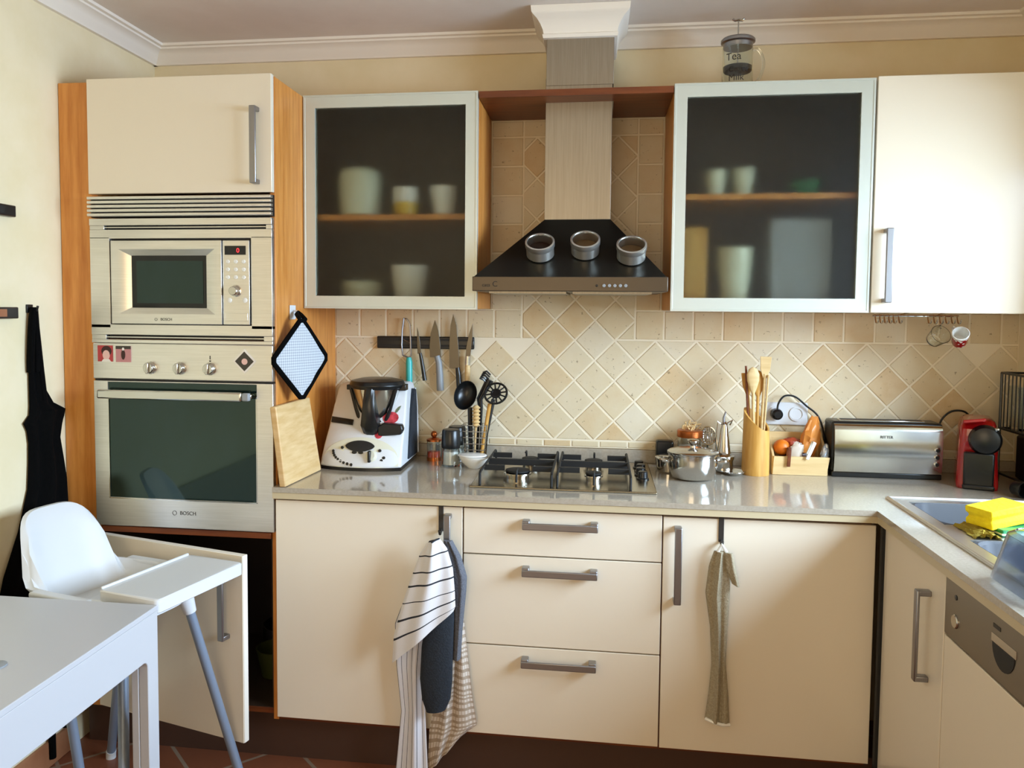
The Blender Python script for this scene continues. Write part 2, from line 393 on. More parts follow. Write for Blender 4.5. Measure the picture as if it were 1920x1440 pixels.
# tall oven housing
th = thing('oven_housing_cabinet', 'tall cherry wood cabinet housing the oven and microwave, cream door on top', 'cabinet', (-.31, -.3, .169))
g = G(); g.box(-.618, -.6, -.583, -.02, .169, 2.2).box(-.018, 0, -.583, -.003, .15, 2.2)
g.box(-.6, -.018, -.583, -.02, 1.368, 1.380).box(-.6, -.018, -.58, -.02, 1.80, 1.838).box(-.6, -.018, -.583, -.02, 2.182, 2.2).box(-.6, -.018, -.03, -.02, .187, 2.182)
build('carcass', g, 'wood', th, bev=.0015)
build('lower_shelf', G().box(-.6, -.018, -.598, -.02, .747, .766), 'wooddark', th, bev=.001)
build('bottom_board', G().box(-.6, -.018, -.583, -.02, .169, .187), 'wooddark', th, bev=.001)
build('shade_lining', G().box(-.5995, -.597, -.582, -.032, .188, .746).box(-.021, -.0185, -.582, -.032, .188, .746).box(-.597, -.021, -.035, -.032, .188, .746).box(-.597, -.021, -.582, -.035, .188, .190), 'interior', th)  # dark sheets added over the wood, the cupboard's shade put into colour
build('filler_panel', G().box(XL+.002, -.6185, -.583, -.563, .15, 2.2), 'wood', th, bev=.001)
d = build('upper_door', G().box(-.617, -.002, FY-.002, -.584, 1.842, 2.204), 'cream', th, bev=.002)
handle(d, -.05, FY-.002, 1.983, .235)
# the cream door below the oven stands ajar, hinged on the left
dd = math.atan2(.156, .575)
ho = thing('ajar_cabinet_door', 'cream cabinet door standing ajar under the oven, behind the high chair', 'cabinet door', (-.603, -.603, .169), -dd)
build('door_panel', G().box(0, .594, -.01, .01, 0, .575), ['creamedge'], ho, local=True, bev=.0015)
build('door_face', G().box(.001, .592, -.0125, -.0102, .001, .574), ['cream'], ho, local=True)
handle(ho, .535, -.0125, .435, .235, local=True)

# ventilation grille above the microwave
vg = thing('steel_vent_grille', 'brushed steel louvred vent grille above the microwave', 'vent grille', (-.31, -.6, 1.765))
build('backing', G().box(-.614, -.002, -.598, -.585, 1.768, 1.834), 'blackmatt', vg)
for k in range(5):
    z = 1.770+.0132*k
    g = G(); g.prism([(-.600, z), (-.616, z), (-.6185, z+.003), (-.6175, z+.0092), (-.600, z+.0102)], 'x', -.615, -.001)
    build('slat', g, 'steel', vg, bev=.001)
# microwave with its trim frame
mw = thing('built_in_microwave', 'built-in stainless steel microwave above the oven', 'microwave', (-.31, -.6, 1.38))
fx0, fx1, fz0, fz1 = -.616, -.003, 1.378, 1.765
g = G(); g.box(fx0, -.548, -.605, -.585, 1.415, 1.705).box(-.072, fx1, -.605, -.585, 1.415, 1.705)
g.box(fx0, fx1, -.605, -.585, 1.700, 1.7285).box(fx0, fx1, -.607, -.585, 1.742, 1.764).box(fx0, fx1, -.605, -.585, 1.393, 1.4265)
g.box(fx0, fx0+.05, -.604, -.585, 1.7285, 1.742).box(fx1-.02, fx1, -.604, -.585, 1.7285, 1.742)
g.box(fx0, fx1, -.604, -.585, 1.3665, 1.3775).box(fx0, fx0+.05, -.603, -.585, 1.3775, 1.393).box(fx1-.03, fx1, -.603, -.585, 1.3775, 1.393)
build('trim_frame', g, 'steel', mw, bev=.0015)
g = G(); g.box(-.56, -.03, -.592, -.586, 1.379, 1.3925); g.box(-.56, -.03, -.592, -.586, 1.729, 1.7415); g.box(-.548, -.072, -.594, -.586, 1.424, 1.702)
build('vent_slot', g, 'blackmatt', mw)
for z in (1.384, 1.734): build('vent_bar', G().box(fx0+.02, fx1-.02, -.6035, -.594, z, z+.003), 'steel', mw)
# door: sloping steel surround around a dark window
x0, x1, z0, z1 = -.540, -.1665, 1.429, 1.693; ix0, ix1, iz0, iz1 = -.478, -.226, 1.481, 1.646
g = G()
def rect(x0, x1, z0, z1, y): return [(x0, y, z0), (x1, y, z0), (x1, y, z1), (x0, y, z1)]
g.rings([rect(x0, x1, z0, z1, -.59), rect(x0, x1, z0, z1, -.612), rect(ix0-.036, ix1+.036, iz0-.020, iz1+.020, -.612), rect(ix0, ix1, iz0, iz1, -.594), rect(ix0, ix1, iz0, iz1, -.590)], cap0=False, cap1=False)
dr = build('microwave_door', g, 'steel', mw, bev=.0012)
wp = build('window_pane', G().box(ix0-.001, ix1+.001, -.5945, -.591, iz0-.001, iz1+.001), 'microglass', dr)
build('window_mesh', G().box(ix0+.016, ix1-.010, -.5955, -.594, iz0+.014, iz1-.016), 'ovenglass', wp)
lg = G(); lg.lathe((-.388, -.6122, 1.4435), [(.0045, 0), (.0045, .0008), (.0036, .0008), (.0036, 0)], 20, (0, -1, 0), False, False); build('brand_badge', lg, 'ink', dr)
text_mesh('lettering', 'BOSCH', .012, dr, facing_front(-.353, -.6124, 1.4435), 'ink')
pn = build('control_panel', G().box(-.1645, -.0765, -.607, -.592, 1.429, 1.693), 'steel', mw, bev=.0015)
ds = build('display', G().box(-.157, -.088, -.6085, -.606, 1.648, 1.676), 'black', pn)
text_mesh('digit', '0', .020, ds, facing_front(-.113, -.609, 1.661), 'led')
for r_ in range(3):
    for c in range(3):
        build('button', G().lathe((-.1475+.026*c, -.6068, 1.627-.0245*r_), [(.0062, 0), (.0062, .002), (.005, .003)], 16, (0, -1, 0)), 'cup', pn)
for c in (-.143, -.092): build('button', G().lathe((c, -.6068, 1.506), [(.0078, 0), (.0078, .002), (.006, .003)], 16, (0, -1, 0)), 'cup', pn)
build('dial', G().lathe((-.122, -.6068, 1.535), [(.019, 0), (.019, .002), (.016, .003), (.014, .022), (.012, .024)], 24, (0, -1, 0)), 'chrome', pn)
build('flap', G().box(-.158, -.083, -.6082, -.606, 1.440, 1.466), 'steel', pn, bev=.001)
# oven
ov = thing('built_in_oven', 'built-in stainless steel oven with glass door under the microwave', 'oven', (-.31, -.6, .768))
op = build('control_panel', G().box(-.612, -.003, -.606, -.585, 1.250, 1.3655), 'steel', ov, bev=.003)
for x in (-.4115, -.311, -.2105):
    kn = build('knob', G().lathe((x, -.6058, 1.2885), [(.0205, 0), (.0205, .003), (.0185, .004), (.0175, .018), (.015, .021)], 28, (0, -1, 0)), 'chrome', op)
    build('grip', G().box(x-.0045, x+.0045, -.6335, -.623, 1.271, 1.306), 'steelpan', kn, bev=.002)
g = G(); g.box(-.212, -.209, -.6066, -.6055, 1.318, 1.330).box(-.2135, -.2075, -.6066, -.6055, 1.311, 1.315); build('dial_mark', g, 'ink', op)
g = G(); X0, X1, Z0, Z1 = -.611, -.003, .770, 1.244
g.rings([rect(X0, X1, Z0, Z1, -.585), rect(X0, X1, Z0, Z1, -.606), rect(-.562, -.057, .864, Z1-.004, -.606), rect(-.562, -.057, .864, Z1-.004, -.600)], cap0=False, cap1=False)
od = build('oven_door', g, 'steel', ov, bev=.0015)
build('door_glass', G().box(-.563, -.056, -.6035, -.596, .863, 1.241), 'ovenglass', od)
g = G()
for a, b, c, d_ in ((-.563, -.560, .862, 1.20), (-.060, -.056, .862, 1.20), (-.563, -.056, .860, .8635)): g.box(a, b, -.6065, -.602, c, d_)
build('glass_edge', g, 'chrome', od)
hb = G(); hb.box(-.575, -.090, -.648, -.626, 1.190, 1.219); hb.box(-.575, -.553, -.63, -.6, 1.196, 1.213).box(-.088, -.066, -.63, -.6, 1.196, 1.213)
hbar = build('handle_bar', hb, 'chrome', od, bev=.005, seg=3)
build('end_cap', G().box(-.0895, -.066, -.646, -.628, 1.192, 1.217), 'plasticgrey', hbar, bev=.004)
lg = G(); lg.lathe((-.338, -.6062, .820), [(.0075, 0), (.0075, .0008), (.0062, .0008), (.0062, 0)], 22, (0, -1, 0), False, False); build('brand_badge', lg, 'ink', od)
text_mesh('lettering', 'BOSCH', .017, od, facing_front(-.292, -.6062, .820), 'ink')
build('door_gap', G().box(-.611, -.003, -.598, -.586, 1.2442, 1.2498), 'blackmatt', ov)

# worktop, plinth and base cabinets
wt = thing('stone_worktop', 'L shaped polished beige stone worktop with upstand', 'worktop', (1.0, -.3, .884))
SX0, SX1, SY0, SY1 = 1.905, 2.335, -1.30, -.49
def slab(g, fy, fx, z0, z1):
    g.box(-.001, fx, fy, -.0, z0, z1)
    g.box(fx, XR, SY1, 0, z0, z1); g.box(fx, SX0, -2.6, SY1, z0, z1); g.box(SX1, XR, -2.6, SY1, z0, z1); g.box(SX0, SX1, -2.6, SY0, z0, z1)
g = G(); slab(g, -.624, 1.80, .9045, .9205); build('slab', g, 'stone', wt)
g = G(); slab(g, -.6215, 1.8025, .884, .9035); build('edge_band', g, 'stoneedge', wt)
build('upstand', G().box(.0, XR, -.018, -.0005, .9207, .968), 'stone', wt, bev=.002)
pl = thing('plinth_board', 'dark brown plinth running under the base cabinets', 'plinth', (.6, -.535, 0))
build('front_board', G().box(-.70, 1.9, -.535, -.517, 0, .150), 'plinth', pl); build('side_board', G().box(1.9, 1.918, -2.6, -.5, 0, .150), 'plinth', pl)

c1 = thing('base_cabinet', 'base cabinet with one cream door beside the oven, tea towels hanging on it', 'cabinet', (.3, -.3, .15), group='base cabinets')
build('carcass', carcass(.001, .601, -.582, -.02, .152, .883), 'wooddark', c1)
d = build('door', G().box(.002, .6025, FY, -.583, DZ0, DZ1), 'cream', c1, bev=.0015); handle(d, .5595, FY, .742, .23)
c2 = thing('drawer_cabinet', 'base cabinet with three cream drawers below the hob', 'cabinet', (.9, -.3, .15), group='base cabinets')
build('carcass', carcass(.6025, 1.2035, -.582, -.02, .152, .883), 'wooddark', c2)
for z0, z1 in ((.7355, .8755), (.4535, .7315), (.1685, .4495)):
    d = build('drawer_front', G().box(.6065, 1.2035, FY, -.583, z0, z1), 'cream', c2, bev=.0015); handle(d, .902, FY, z1-.042, .226, False)
c3 = thing('base_cabinet', 'wide corner base cabinet with one cream door and a grey hand towel hanging on it', 'cabinet', (1.5, -.3, .15), group='base cabinets')
build('carcass', carcass(1.2055, 1.80, -.582, -.02, .152, .883), 'wooddark', c3)
d = build('door', G().box(1.2075, 1.806, FY, -.583, DZ0-.002, DZ1-.003), 'cream', c3, bev=.0015); handle(d, 1.249, FY, .734, .23)
c4 = thing('sink_cabinet', 'cream sink cabinet on the short side of the worktop', 'cabinet', (2.1, -.83, .15), group='base cabinets')
g = G(); g.box(1.84, 1.858, -1.036, -.55, .152, .74).box(1.84, 2.43, -1.036, -1.018, .152, .70).box(1.84, 2.43, -.62, -.602, .152, .70).box(1.858, 2.43, -1.018, -.62, .152, .17)
build('carcass', g, 'wooddark', c4)
d = build('door', G().box(1.82, 1.839, -1.034, -.636, .165, .876), 'cream', c4, bev=.0015); handle(d, 1.82, -.951, .694, .228, axis='x')
dw = thing('dishwasher', 'integrated dishwasher with steel control panel beside the sink cabinet', 'dishwasher', (2.1, -1.34, .15))
build('door_front', G().box(1.82, 1.84, -1.635, -1.0385, .165, .735), 'cream', dw, bev=.0015)
build('tub', G().box(1.845, 2.42, -1.635, -1.04, .152, .70), 'plasticgrey', dw)
cp = build('control_panel', G().box(1.818, 1.842, -1.635, -1.0385, .739, .876), 'dwsteel', dw, bev=.004)
build('button', G().lathe((1.8182, -1.097, .842), [(.006, 0), (.006, .0015), (.004, .002)], 16, (-1, 0, 0)), 'black', cp)
build('dial', G().lathe((1.8182, -1.097, .787), [(.016, 0), (.016, .002), (.014, .004)], 24, (-1, 0, 0)), 'steelpan', cp)
g = G(); g.prism([(-1.36, .815), (-1.27, .815)]+arc(-1.315, .815, .045, 0, -PI, 14)[1:-1], 'x', 1.8165, 1.819); build('grip_recess', g, 'blackmatt', cp)
g = G(); g.box(1.8168, 1.8185, -1.365, -1.265, .815, .832); build('grip_lip', g, 'steelpan', cp)
g = G(); g.box(1.817, 1.8185, -1.30, -1.27, .845, .853); build('lettering', g, 'ink', cp)
build('gap_shade_strip', G().box(1.812, 1.836, -.634, -.618, .15, .884), 'blackmatt', c3)  # black strip, paints the shade of the corner gap

# wall cabinets
def glass_cabinet(x0, x1, z0, z1, label, shelf, mg):
    t = thing('glass_front_cabinet', label, 'wall cabinet', ((x0+x1)/2, -.17, z0), group='glass fronted wall cabinets')
    build('carcass', carcass(x0+.001, x1-.001, -.322, -.011, z0+.002, z1-.004), 'wood', t, bev=.001)
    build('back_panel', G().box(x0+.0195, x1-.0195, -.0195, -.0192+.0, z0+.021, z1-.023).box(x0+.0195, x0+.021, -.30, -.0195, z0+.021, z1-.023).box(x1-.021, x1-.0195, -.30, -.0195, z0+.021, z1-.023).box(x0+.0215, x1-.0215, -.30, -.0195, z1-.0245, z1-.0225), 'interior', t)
    build('shelf', G().box(x0+.0215, x1-.0215, -.30, -.02, shelf-.018, shelf), 'wood', t)
    g = G(); fw_ = .043
    g.rings([rect(x0+.002, x1-.002, z0, z1, -.324), rect(x0+.002, x1-.002, z0, z1, -.345), rect(x0+.008, x1-.008, z0+.006, z1-.006, -.3455), rect(x0+.009, x1-.009, z0+.007, z1-.007, -.344), rect(x0+fw_, x1-fw_, z0+fw_, z1-fw_, -.344), rect(x0+fw_, x1-fw_, z0+fw_, z1-fw_, -.324)], False, False, closed=True)
    d = build('door_frame', g, 'alu', t)
    build('frosted_pane', G().box(x0+fw_-.004, x1-fw_+.004, -.338, -.334, z0+fw_-.004, z1-fw_+.004), 'frost', d)
    return t
gl = glass_cabinet(.001, .605, 1.482, 2.202, 'frosted glass wall cabinet with crockery inside, next to the oven tower', 1.805, 0)
gr = glass_cabinet(1.235, 1.848, 1.482, 2.206, 'frosted glass wall cabinet right of the hood, coffee press standing on it', 1.862, 1)
cw = thing('wall_cabinet', 'cream wall cabinet at the corner, above the red coffee machine', 'wall cabinet', (2.1, -.17, 1.482))
build('carcass', carcass(1.853, 2.449, -.325, -.011, 1.485, 2.207), 'wood', cw)
d = build('door', G().box(1.852, 2.447, -.345, -.326, 1.482, 2.211), 'cream', cw, bev=.0015); handle(d, 1.892, -.345, 1.628, .23)
# cherry shelf bridging the two glass cabinets, cut round the chimney
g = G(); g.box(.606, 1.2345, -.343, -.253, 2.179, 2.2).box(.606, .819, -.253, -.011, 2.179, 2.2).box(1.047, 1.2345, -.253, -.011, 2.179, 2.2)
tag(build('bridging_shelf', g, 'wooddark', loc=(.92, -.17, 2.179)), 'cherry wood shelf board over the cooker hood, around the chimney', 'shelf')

# ------------------------------------------------------------------ cooker hood
hd = thing('cooker_hood', 'pyramid cooker hood of dark steel with a square steel chimney over the hob', 'cooker hood', (.915, -.25, 1.538))
CX0, CX1 = .612, 1.2155
g = G(); g.rings([[(CX0+.004, -.495, 1.586), (CX1-.004, -.495, 1.586), (CX1-.004, -.02, 1.586), (CX0+.004, -.02, 1.586)], [(.820, -.252, 1.788), (1.042, -.252, 1.788), (1.042, -.02, 1.788), (.820, -.02, 1.788)]])
build('canopy', g, 'hood', hd)
lip = build('front_lip', G().box(CX0, CX1, -.5, -.02, 1.541, 1.5865), 'steellip', hd, bev=.002)
text_mesh('lettering', 'cata', .016, lip, facing_front(.656, -.5008, 1.560), 'blackmatt')
text_mesh('lettering', 'C', .024, lip, facing_front(.684, -.5008, 1.5625), 'blackmatt')
build('indicator', G().lathe((1.000, -.4998, 1.559), [(.004, 0), (.004, .001), (.003, .0015)], 12, (0, -1, 0)), 'black', lip)
for k in range(5): build('button', G().lathe((1.022+.0165*k, -.4998, 1.559), [(.0052, 0), (.0052, .004), (.0042, .005)], 14, (0, -1, 0)), 'plasticgrey', lip)
g = G(); g.box(.660, .905, -.46, -.06, 1.535, 1.5415).box(.925, 1.170, -.46, -.06, 1.535, 1.5415); build('grease_filter', g, 'steelh', hd)
build('chimney', G().box(.820, 1.042, -.252, -.011, 1.788, 2.26), 'steelh', hd, bev=.001)
build('chimney_sleeve', G().box(.8215, 1.0455, -.2535, -.011, 2.235, 2.389), 'steelh', hd, bev=.001)
# three magnetic spice tins on the sloping canopy
nrm = Vector((0, -.202, .243)).normalized()
def on_canopy(x, t): return Vector((x, lerp(-.495, -.252, t), lerp(1.586, 1.788, t)))+nrm*.0012
def tin(name, label, x, t, spice):
    p = on_canopy(x, t); o = thing(name, label, 'spice tin', p, group='magnetic spice tins')
    r = .0445; ax = (nrm + Vector((0, .0, .55))).normalized(); ax = nrm
    b = build('tin_body', G().lathe(p, [(r-.003, 0), (r, .003), (r, .040), (r-.001, .040), (r-.001, .004), (0.001, .003)], 36, ax, True, False), 'tin', o)
    build('lid_ring', G().lathe(p, [(r+.001, .034), (r+.0025, .036), (r+.0025, .052), (r-.003, .053), (r-.004, .050), (r-.004, .036)], 36, ax, False, False), 'tin', o)
    build('lid_window', G().lathe(p, [(r-.004, .0475), (r-.004, .0495)], 30, ax), 'glass', o)
    build('spice', G().lathe(p, [(r-.003, .0035), (r-.003, .019), (.001, .022)], 30, ax), spice, o)
tin('spice_tin', 'round steel spice tin on the hood, leftmost of the three, dark contents', .819, .36, 'blackmatt')
tin('spice_tin', 'round steel spice tin on the hood, middle and highest of the three', .962, .40, 'cork')
tin('spice_tin', 'round steel spice tin on the hood, rightmost of the three, above the buttons', 1.106, .31, 'cork')

# ------------------------------------------------------------------ gas hob
ZT = .9208
hb = thing('gas_hob', 'four burner gas hob with black pan supports set in the worktop', 'hob', (.9, -.285, ZT))
build('hob_plate', G().box(.611, 1.194, -.526, -.050, ZT, .927), 'hobglass', hb, bev=.003)
for x0, x1 in ((.640, .868), (.886, 1.114)):
    g = G(); zz = .966
    for x in (x0, x1):
        g.tube([(x, -.50, .927), (x, -.495, zz-.004), (x, -.48, zz), (x, -.10, zz), (x, -.085, zz-.004), (x, -.08, .927)], .0042, 8)
    xm = (x0+x1)/2
    for y in (-.395, -.165):
        g.box(x0, x0+.068, y-.005, y+.006, zz-.013, zz+.004).box(x1-.068, x1, y-.006, y+.006, zz-.013, zz+.004)
    g.box(x0, x1, -.287, -.273, zz-.016, zz+.004)
    g.tube([(xm, -.47, .93), (xm, -.462, zz), (xm, -.425, zz)], .0038, 6); g.tube([(xm, -.09, .93), (xm, -.098, zz), (xm, -.13, zz)], .0038, 6)
    build('pan_support', g, 'iron', hb)
for x, y, r in ((.750, -.380, .047), (.775, -.165, .036), (.999, -.385, .030), (.998, -.165, .036)):
    b = build('burner', G().lathe((x, y, .927), [(r*.8, 0), (r*.82, .012), (r, .014), (r, .019), (r*.75, .021)], 28), 'steelpan', hb)
    build('burner_cap', G().lathe((x, y, .948), [(r*.72, 0), (r*.86, .001), (r*.86, .006), (r*.7, .008)], 28), 'iron', b)
for k, y in enumerate((-.150, -.212, -.274, -.336)):
    build('control_knob', G().lathe((1.156+.004*(k % 2), y, .927), [(.0205, 0), (.0205, .004), (.0165, .006), (.015, .025), (.012, .027)], 20), 'black', hb)

# ------------------------------------------------------------------ small things on the worktop, left
# chopping board leaning on the cherry side panel
bt = thing('chopping_board', 'pale wooden chopping board leaning on the side of the oven tower', 'chopping board', (.04, -.45, ZT))
b0, b1, t0, t1 = Vector((.022, -.622, ZT)), Vector((.042, -.348, ZT)), Vector((.0015, -.645, 1.176)), Vector((.006, -.362, 1.176))
n_ = (b1-b0).cross(t0-b0).normalized(); n_ = n_ if n_.x > 0 else -n_
g = G(); g.rings([[b0, b1, t1, t0], [q+n_*.022 for q in (b0, b1, t1, t0)]]); g.v = [(x, y, max(z, ZT)) for x, y, z in g.v]
build('board', g, 'board', bt, bev=.004)
# pot holder on its hook
hk = thing('adhesive_hook', 'white adhesive hook on the cherry side of the oven tower', 'hook', (.001, -.45, 1.46))
g = G(); g.box(.0005, .004, -.475, -.425, 1.445, 1.492); build('plate', g, 'white', hk, bev=.002)
g = G(); g.tube([(.004, -.45, 1.475), (.018, -.452, 1.472), (.028, -.455, 1.464), (.026, -.456, 1.472)], .003); build('peg', g, 'white', hk)
ph = thing('pot_holder', 'white waffle pot holder with black edging hanging beside the oven', 'pot holder', (.03, -.49, 1.31))
e = Vector((.115, .225, 0)).normalized(); e = Vector((.412, .911, 0)); cc = Vector((.046, -.508, 1.318)); nn = Vector((e.y, -e.x, 0))
def php(a, b, o): return cc+e*a+Vector((0, 0, b))+nn*(o+.012*math.cos(a*9))
g = G(); hw, hh = .122, .132; rs = []
K = 14
vs = []; uv = []; fs = []
for side in (1, -1):
    base = len(vs)
    for i in range(K+1):
        for j in range(K+1):
            s_, t_ = i/K*2-1, j/K*2-1; a = (s_-t_)/2*hw; b = (s_+t_)/2*hh
            th_ = .006*(1-max(abs(s_), abs(t_))**6)
            vs.append(php(a, b, side*th_+.0015*math.sin(7*s_+3*t_))); uv.append((s_*.1+.5, t_*.1+.5))
    for i in range(K):
        for j in range(K): q = base+i*(K+1)+j; fs.append((q, q+1, q+K+2, q+K+1))
g.add(vs, fs, uv); build('quilted_face', g, 'waffle', ph)
ring = [php(0, hh, 0), php(hw, 0, 0), php(0, -hh, 0), php(-hw, 0, 0)]; pts = []
for i in range(4):
    for k in range(8):
        p = ring[i].lerp(ring[(i+1) % 4], (k+.5)/8); pts.append(p)
build('black_edging', G().tube(pts, .0085, 8, True), 'apron', ph)
g = G(); tp = php(0, hh, 0); g.tube([tp+Vector((-.004, .0, -.004)), (.026, -.475, 1.462), (.024, -.456, 1.468), (.034, -.462, 1.462), tp+Vector((.01, .006, -.004))], .0075, 8)
build('hanging_loop', g, 'apron', ph)

# stand mixer / cooking processor
mx_ = thing('food_processor', 'white countertop food processor with steel bowl, black lid and control panel', 'food processor', (.2, -.2, ZT))
g = G(); rs = []
for z, yf, yb, xl, xr, bow in ((.932, -.318, -.055, .046, .338, .030), (.955, -.316, -.055, .049, .338, .030), (1.00, -.295, -.055, .053, .337, .028), (1.06, -.262, -.055, .060, .336, .024), (1.13, -.230, -.058, .067, .334, .02), (1.19, -.205, -.062, .076, .331, .016), (1.205, -.196, -.066, .083, .327, .014), (1.212, -.18, -.075, .095, .318, .010)):
    r = []
    for k in range(13):
        t = k/12; r.append((lerp(xl, xr, t), yf-bow*(1-(2*t-1)**2)+.004*abs(2*t-1)**8, z))
    r += [(xr-.004, yb, z), (xl+.004, yb, z)]; rs.append(r)
g.rings(rs); build('housing', g, 'white', mx_, bev=.006, seg=3)
g = G(); g.rings([[(lerp(.05, .336, k/12), -.312-.029*(1-(2*k/12-1)**2), z) for k in range(13)]+[(.333, -.06, z), (.053, -.06, z)] for z in (ZT, .932)]); build('foot_base', g, 'black', mx_)
def face(u, v):      # point on the sloping housing front, u across 0-1, v height in m
    T = [(.932, -.318, .046, .338, .030), (1.00, -.295, .053, .337, .028), (1.06, -.262, .060, .336, .024), (1.13, -.230, .067, .334, .02), (1.19, -.205, .076, .331, .016)]
    for a, b in zip(T, T[1:]):
        if v <= b[0] or b is T[-1]:
            t = (v-a[0])/(b[0]-a[0]); y, xl, xr, bw = (lerp(a[i], b[i], t) for i in (1, 2, 3, 4)); return Vector((lerp(xl, xr, u), y-bw*(1-(2*u-1)**2), v))
def decal(name, poly, mname, parent, off=.0025, cx=None):
    """thin raised patch following the housing front"""
    g = G(); c = (sum(p[0] for p in poly)/len(poly), sum(p[1] for p in poly)/len(poly))
    def q(p, o): return face(*p)+Vector((0, -o, o*.45))
    top = [q(p, off) for p in poly]; mid = [q((lerp(c[0], p[0], .5), lerp(c[1], p[1], .5)), off) for p in poly]; bot = [q(p, -.001) for p in poly]
    g.rings([bot, top, mid], cap0=False); return build(name, g, mname, parent)
def ell(cu, cv, ru, rv, n=20, a0=0, a1=2*PI): return [(cu+ru*math.cos(lerp(a0, a1, i/n)), cv+rv*math.sin(lerp(a0, a1, i/n))) for i in range(n)]
M['panelcream'] = mat('control_panel_cream', 'D9D8C4', .3)
pan = decal('control_panel', [(.02, .938), (.25, .934), (.5, .934), (.75, .934), (.97, .938)]+[(.5+.47*math.cos(a), .945+.088*math.sin(a)**.8) for a in [PI*k/16 for k in range(1, 16)]], 'panelcream', mx_, .0015)
decal('display', [(.5+.185*math.cos(a)-.01, 1.004+.018*math.sin(a)*abs(math.sin(a))**.3) for a in [2*PI*k/28 for k in range(28)]], 'blackmatt', pan, .004)
for k in range(9):
    a = PI*1.03+k*.155; u, v_ = .50+.345*math.cos(a), .988+.047*math.sin(a); decal('button', ell(u, v_, .017, .0050, 10), 'black', pan, .005)
for u, v_ in ((.27, .997), (.745, .990), (.80, .966), (.775, .957)): decal('button', ell(u, v_, .019, .005, 10), 'black', pan, .005)
for u in (.435, .515): decal('button', ell(u, .983, .032, .005, 10), 'black', pan, .005)
kp = face(.645, .972); build('selector_knob', G().lathe(kp, [(.021, 0), (.021, .004), (.017, .006), (.016, .014)], 24, (0, -1, .45)), 'panelcream', pan)
kb = G(); kb.box(kp.x-.007, kp.x+.003, kp.y-.024, kp.y-.006, kp.z-.018, kp.z+.022); build('knob_grip', kb, 'black', pan, bev=.003)
# bowl, lid and handle
bc = Vector((.222, -.215, 0))
bw = build('steel_bowl', G().lathe((bc.x, bc.y, 0), [(.032, 1.045), (.040, 1.05), (.058, 1.10), (.075, 1.15), (.089, 1.205), (.085, 1.205), (.034, 1.06)], 40, cap0=True, cap1=True), 'steelpan', mx_)
for s in (-1, 1):
    g = G(); g.tube([(bc.x+s*.083, bc.y-.040, 1.20), (bc.x+s*.062, bc.y-.044, 1.125), (bc.x+s*.036, bc.y-.046, 1.06)], [.0055, .006, .010], 8); build('bowl_rib', g, 'black', bw)
g = G(); rs = []
for z, w, y0, y1 in ((1.030, .012, -.285, -.255), (1.045, .024, -.302, -.25), (1.075, .031, -.316, -.25), (1.11, .025, -.326, -.262), (1.16, .020, -.325, -.280), (1.20, .018, -.312, -.278), (1.212, .026, -.308, -.25)):
    rs.append([(bc.x-w, y0+.008, z), (bc.x-w*.5, y0, z), (bc.x+w*.5, y0, z), (bc.x+w, y0+.008, z), (bc.x+w, y1, z), (bc.x-w, y1, z)])
g.rings(rs); build('bowl_handle', g, 'black', bw)
g = G(); rs = []
for z, w in ((1.028, .030), (1.05, .052), (1.085, .062), (1.09, .058)):
    rs.append([(bc.x+w*math.cos(a), bc.y-.005+w*.95*math.sin(a), z) for a in [2*PI*k/28 for k in range(28)]])
g.rings(rs); build('bowl_base', g, 'black', bw)
g = G(); g.lathe((bc.x+.004, bc.y, 0), [(.080, 1.196), (.094, 1.200), (.100, 1.212), (.094, 1.226), (.060, 1.234), (.02, 1.2345)], 40); g.box(bc.x+.085, bc.x+.112, bc.y-.02, bc.y+.02, 1.192, 1.214).box(bc.x-.104, bc.x-.08, bc.y-.02, bc.y+.02, 1.192, 1.21)
ld = build('lid', g, 'black', mx_, bev=.002)
decal('locking_slot', [(.03, 1.076), (.34, 1.070), (.34, 1.088), (.025, 1.095)], 'black', mx_, .006)
g = G(); p = face(.80, 1.058); g.rings([[p+Vector((sx, -.006+dy, sz)) for sx, sz in ((-.030, -.022), (.050, -.014), (.058, .004), (.052, .022), (-.012, .026), (-.034, .012))] for dy in (.02, -.012)]); build('side_lever', g, 'black', mx_, bev=.004)
M['rose'] = noisy(mat('rose_print', 'B3202C', .4), 60, '8C1420', 'D24450'); M['leaf'] = mat('leaf_print', '5E6A50', .5)
decal('rose_print', ell(.82, 1.098, .10, .020, 14), 'rose', mx_, .0014); decal('rose_print', ell(.70, 1.045, .05, .016, 12), 'rose', mx_, .0013)
for u, v_, a in ((.80, 1.135, 1.4), (.90, 1.125, .7), (.70, 1.122, 2.6)):
    decal('leaf_print', [(u+.05*math.cos(a)*c-.012*s_*math.sin(a), v_+.020*math.sin(a)*c+.006*s_*math.cos(a)) for c, s_ in ((-1, 0), (-.3, 1), (.4, .8), (1, 0), (.4, -.8), (-.3, -1))], 'leaf', mx_, .0013)
g = G(); g.prism([(-.215, .945), (-.075, .945), (-.085, 1.15), (-.10, 1.185), (-.125, 1.19), (-.165, 1.12)], 'x', .330, .3415); build('side_panel', g, 'mitt', mx_)
g = G(); g.tube([(.342, -.07, .945), (.340, -.08, 1.12), (.337, -.10, 1.19)], .004, 8); build('side_trim', g, 'white', mx_)

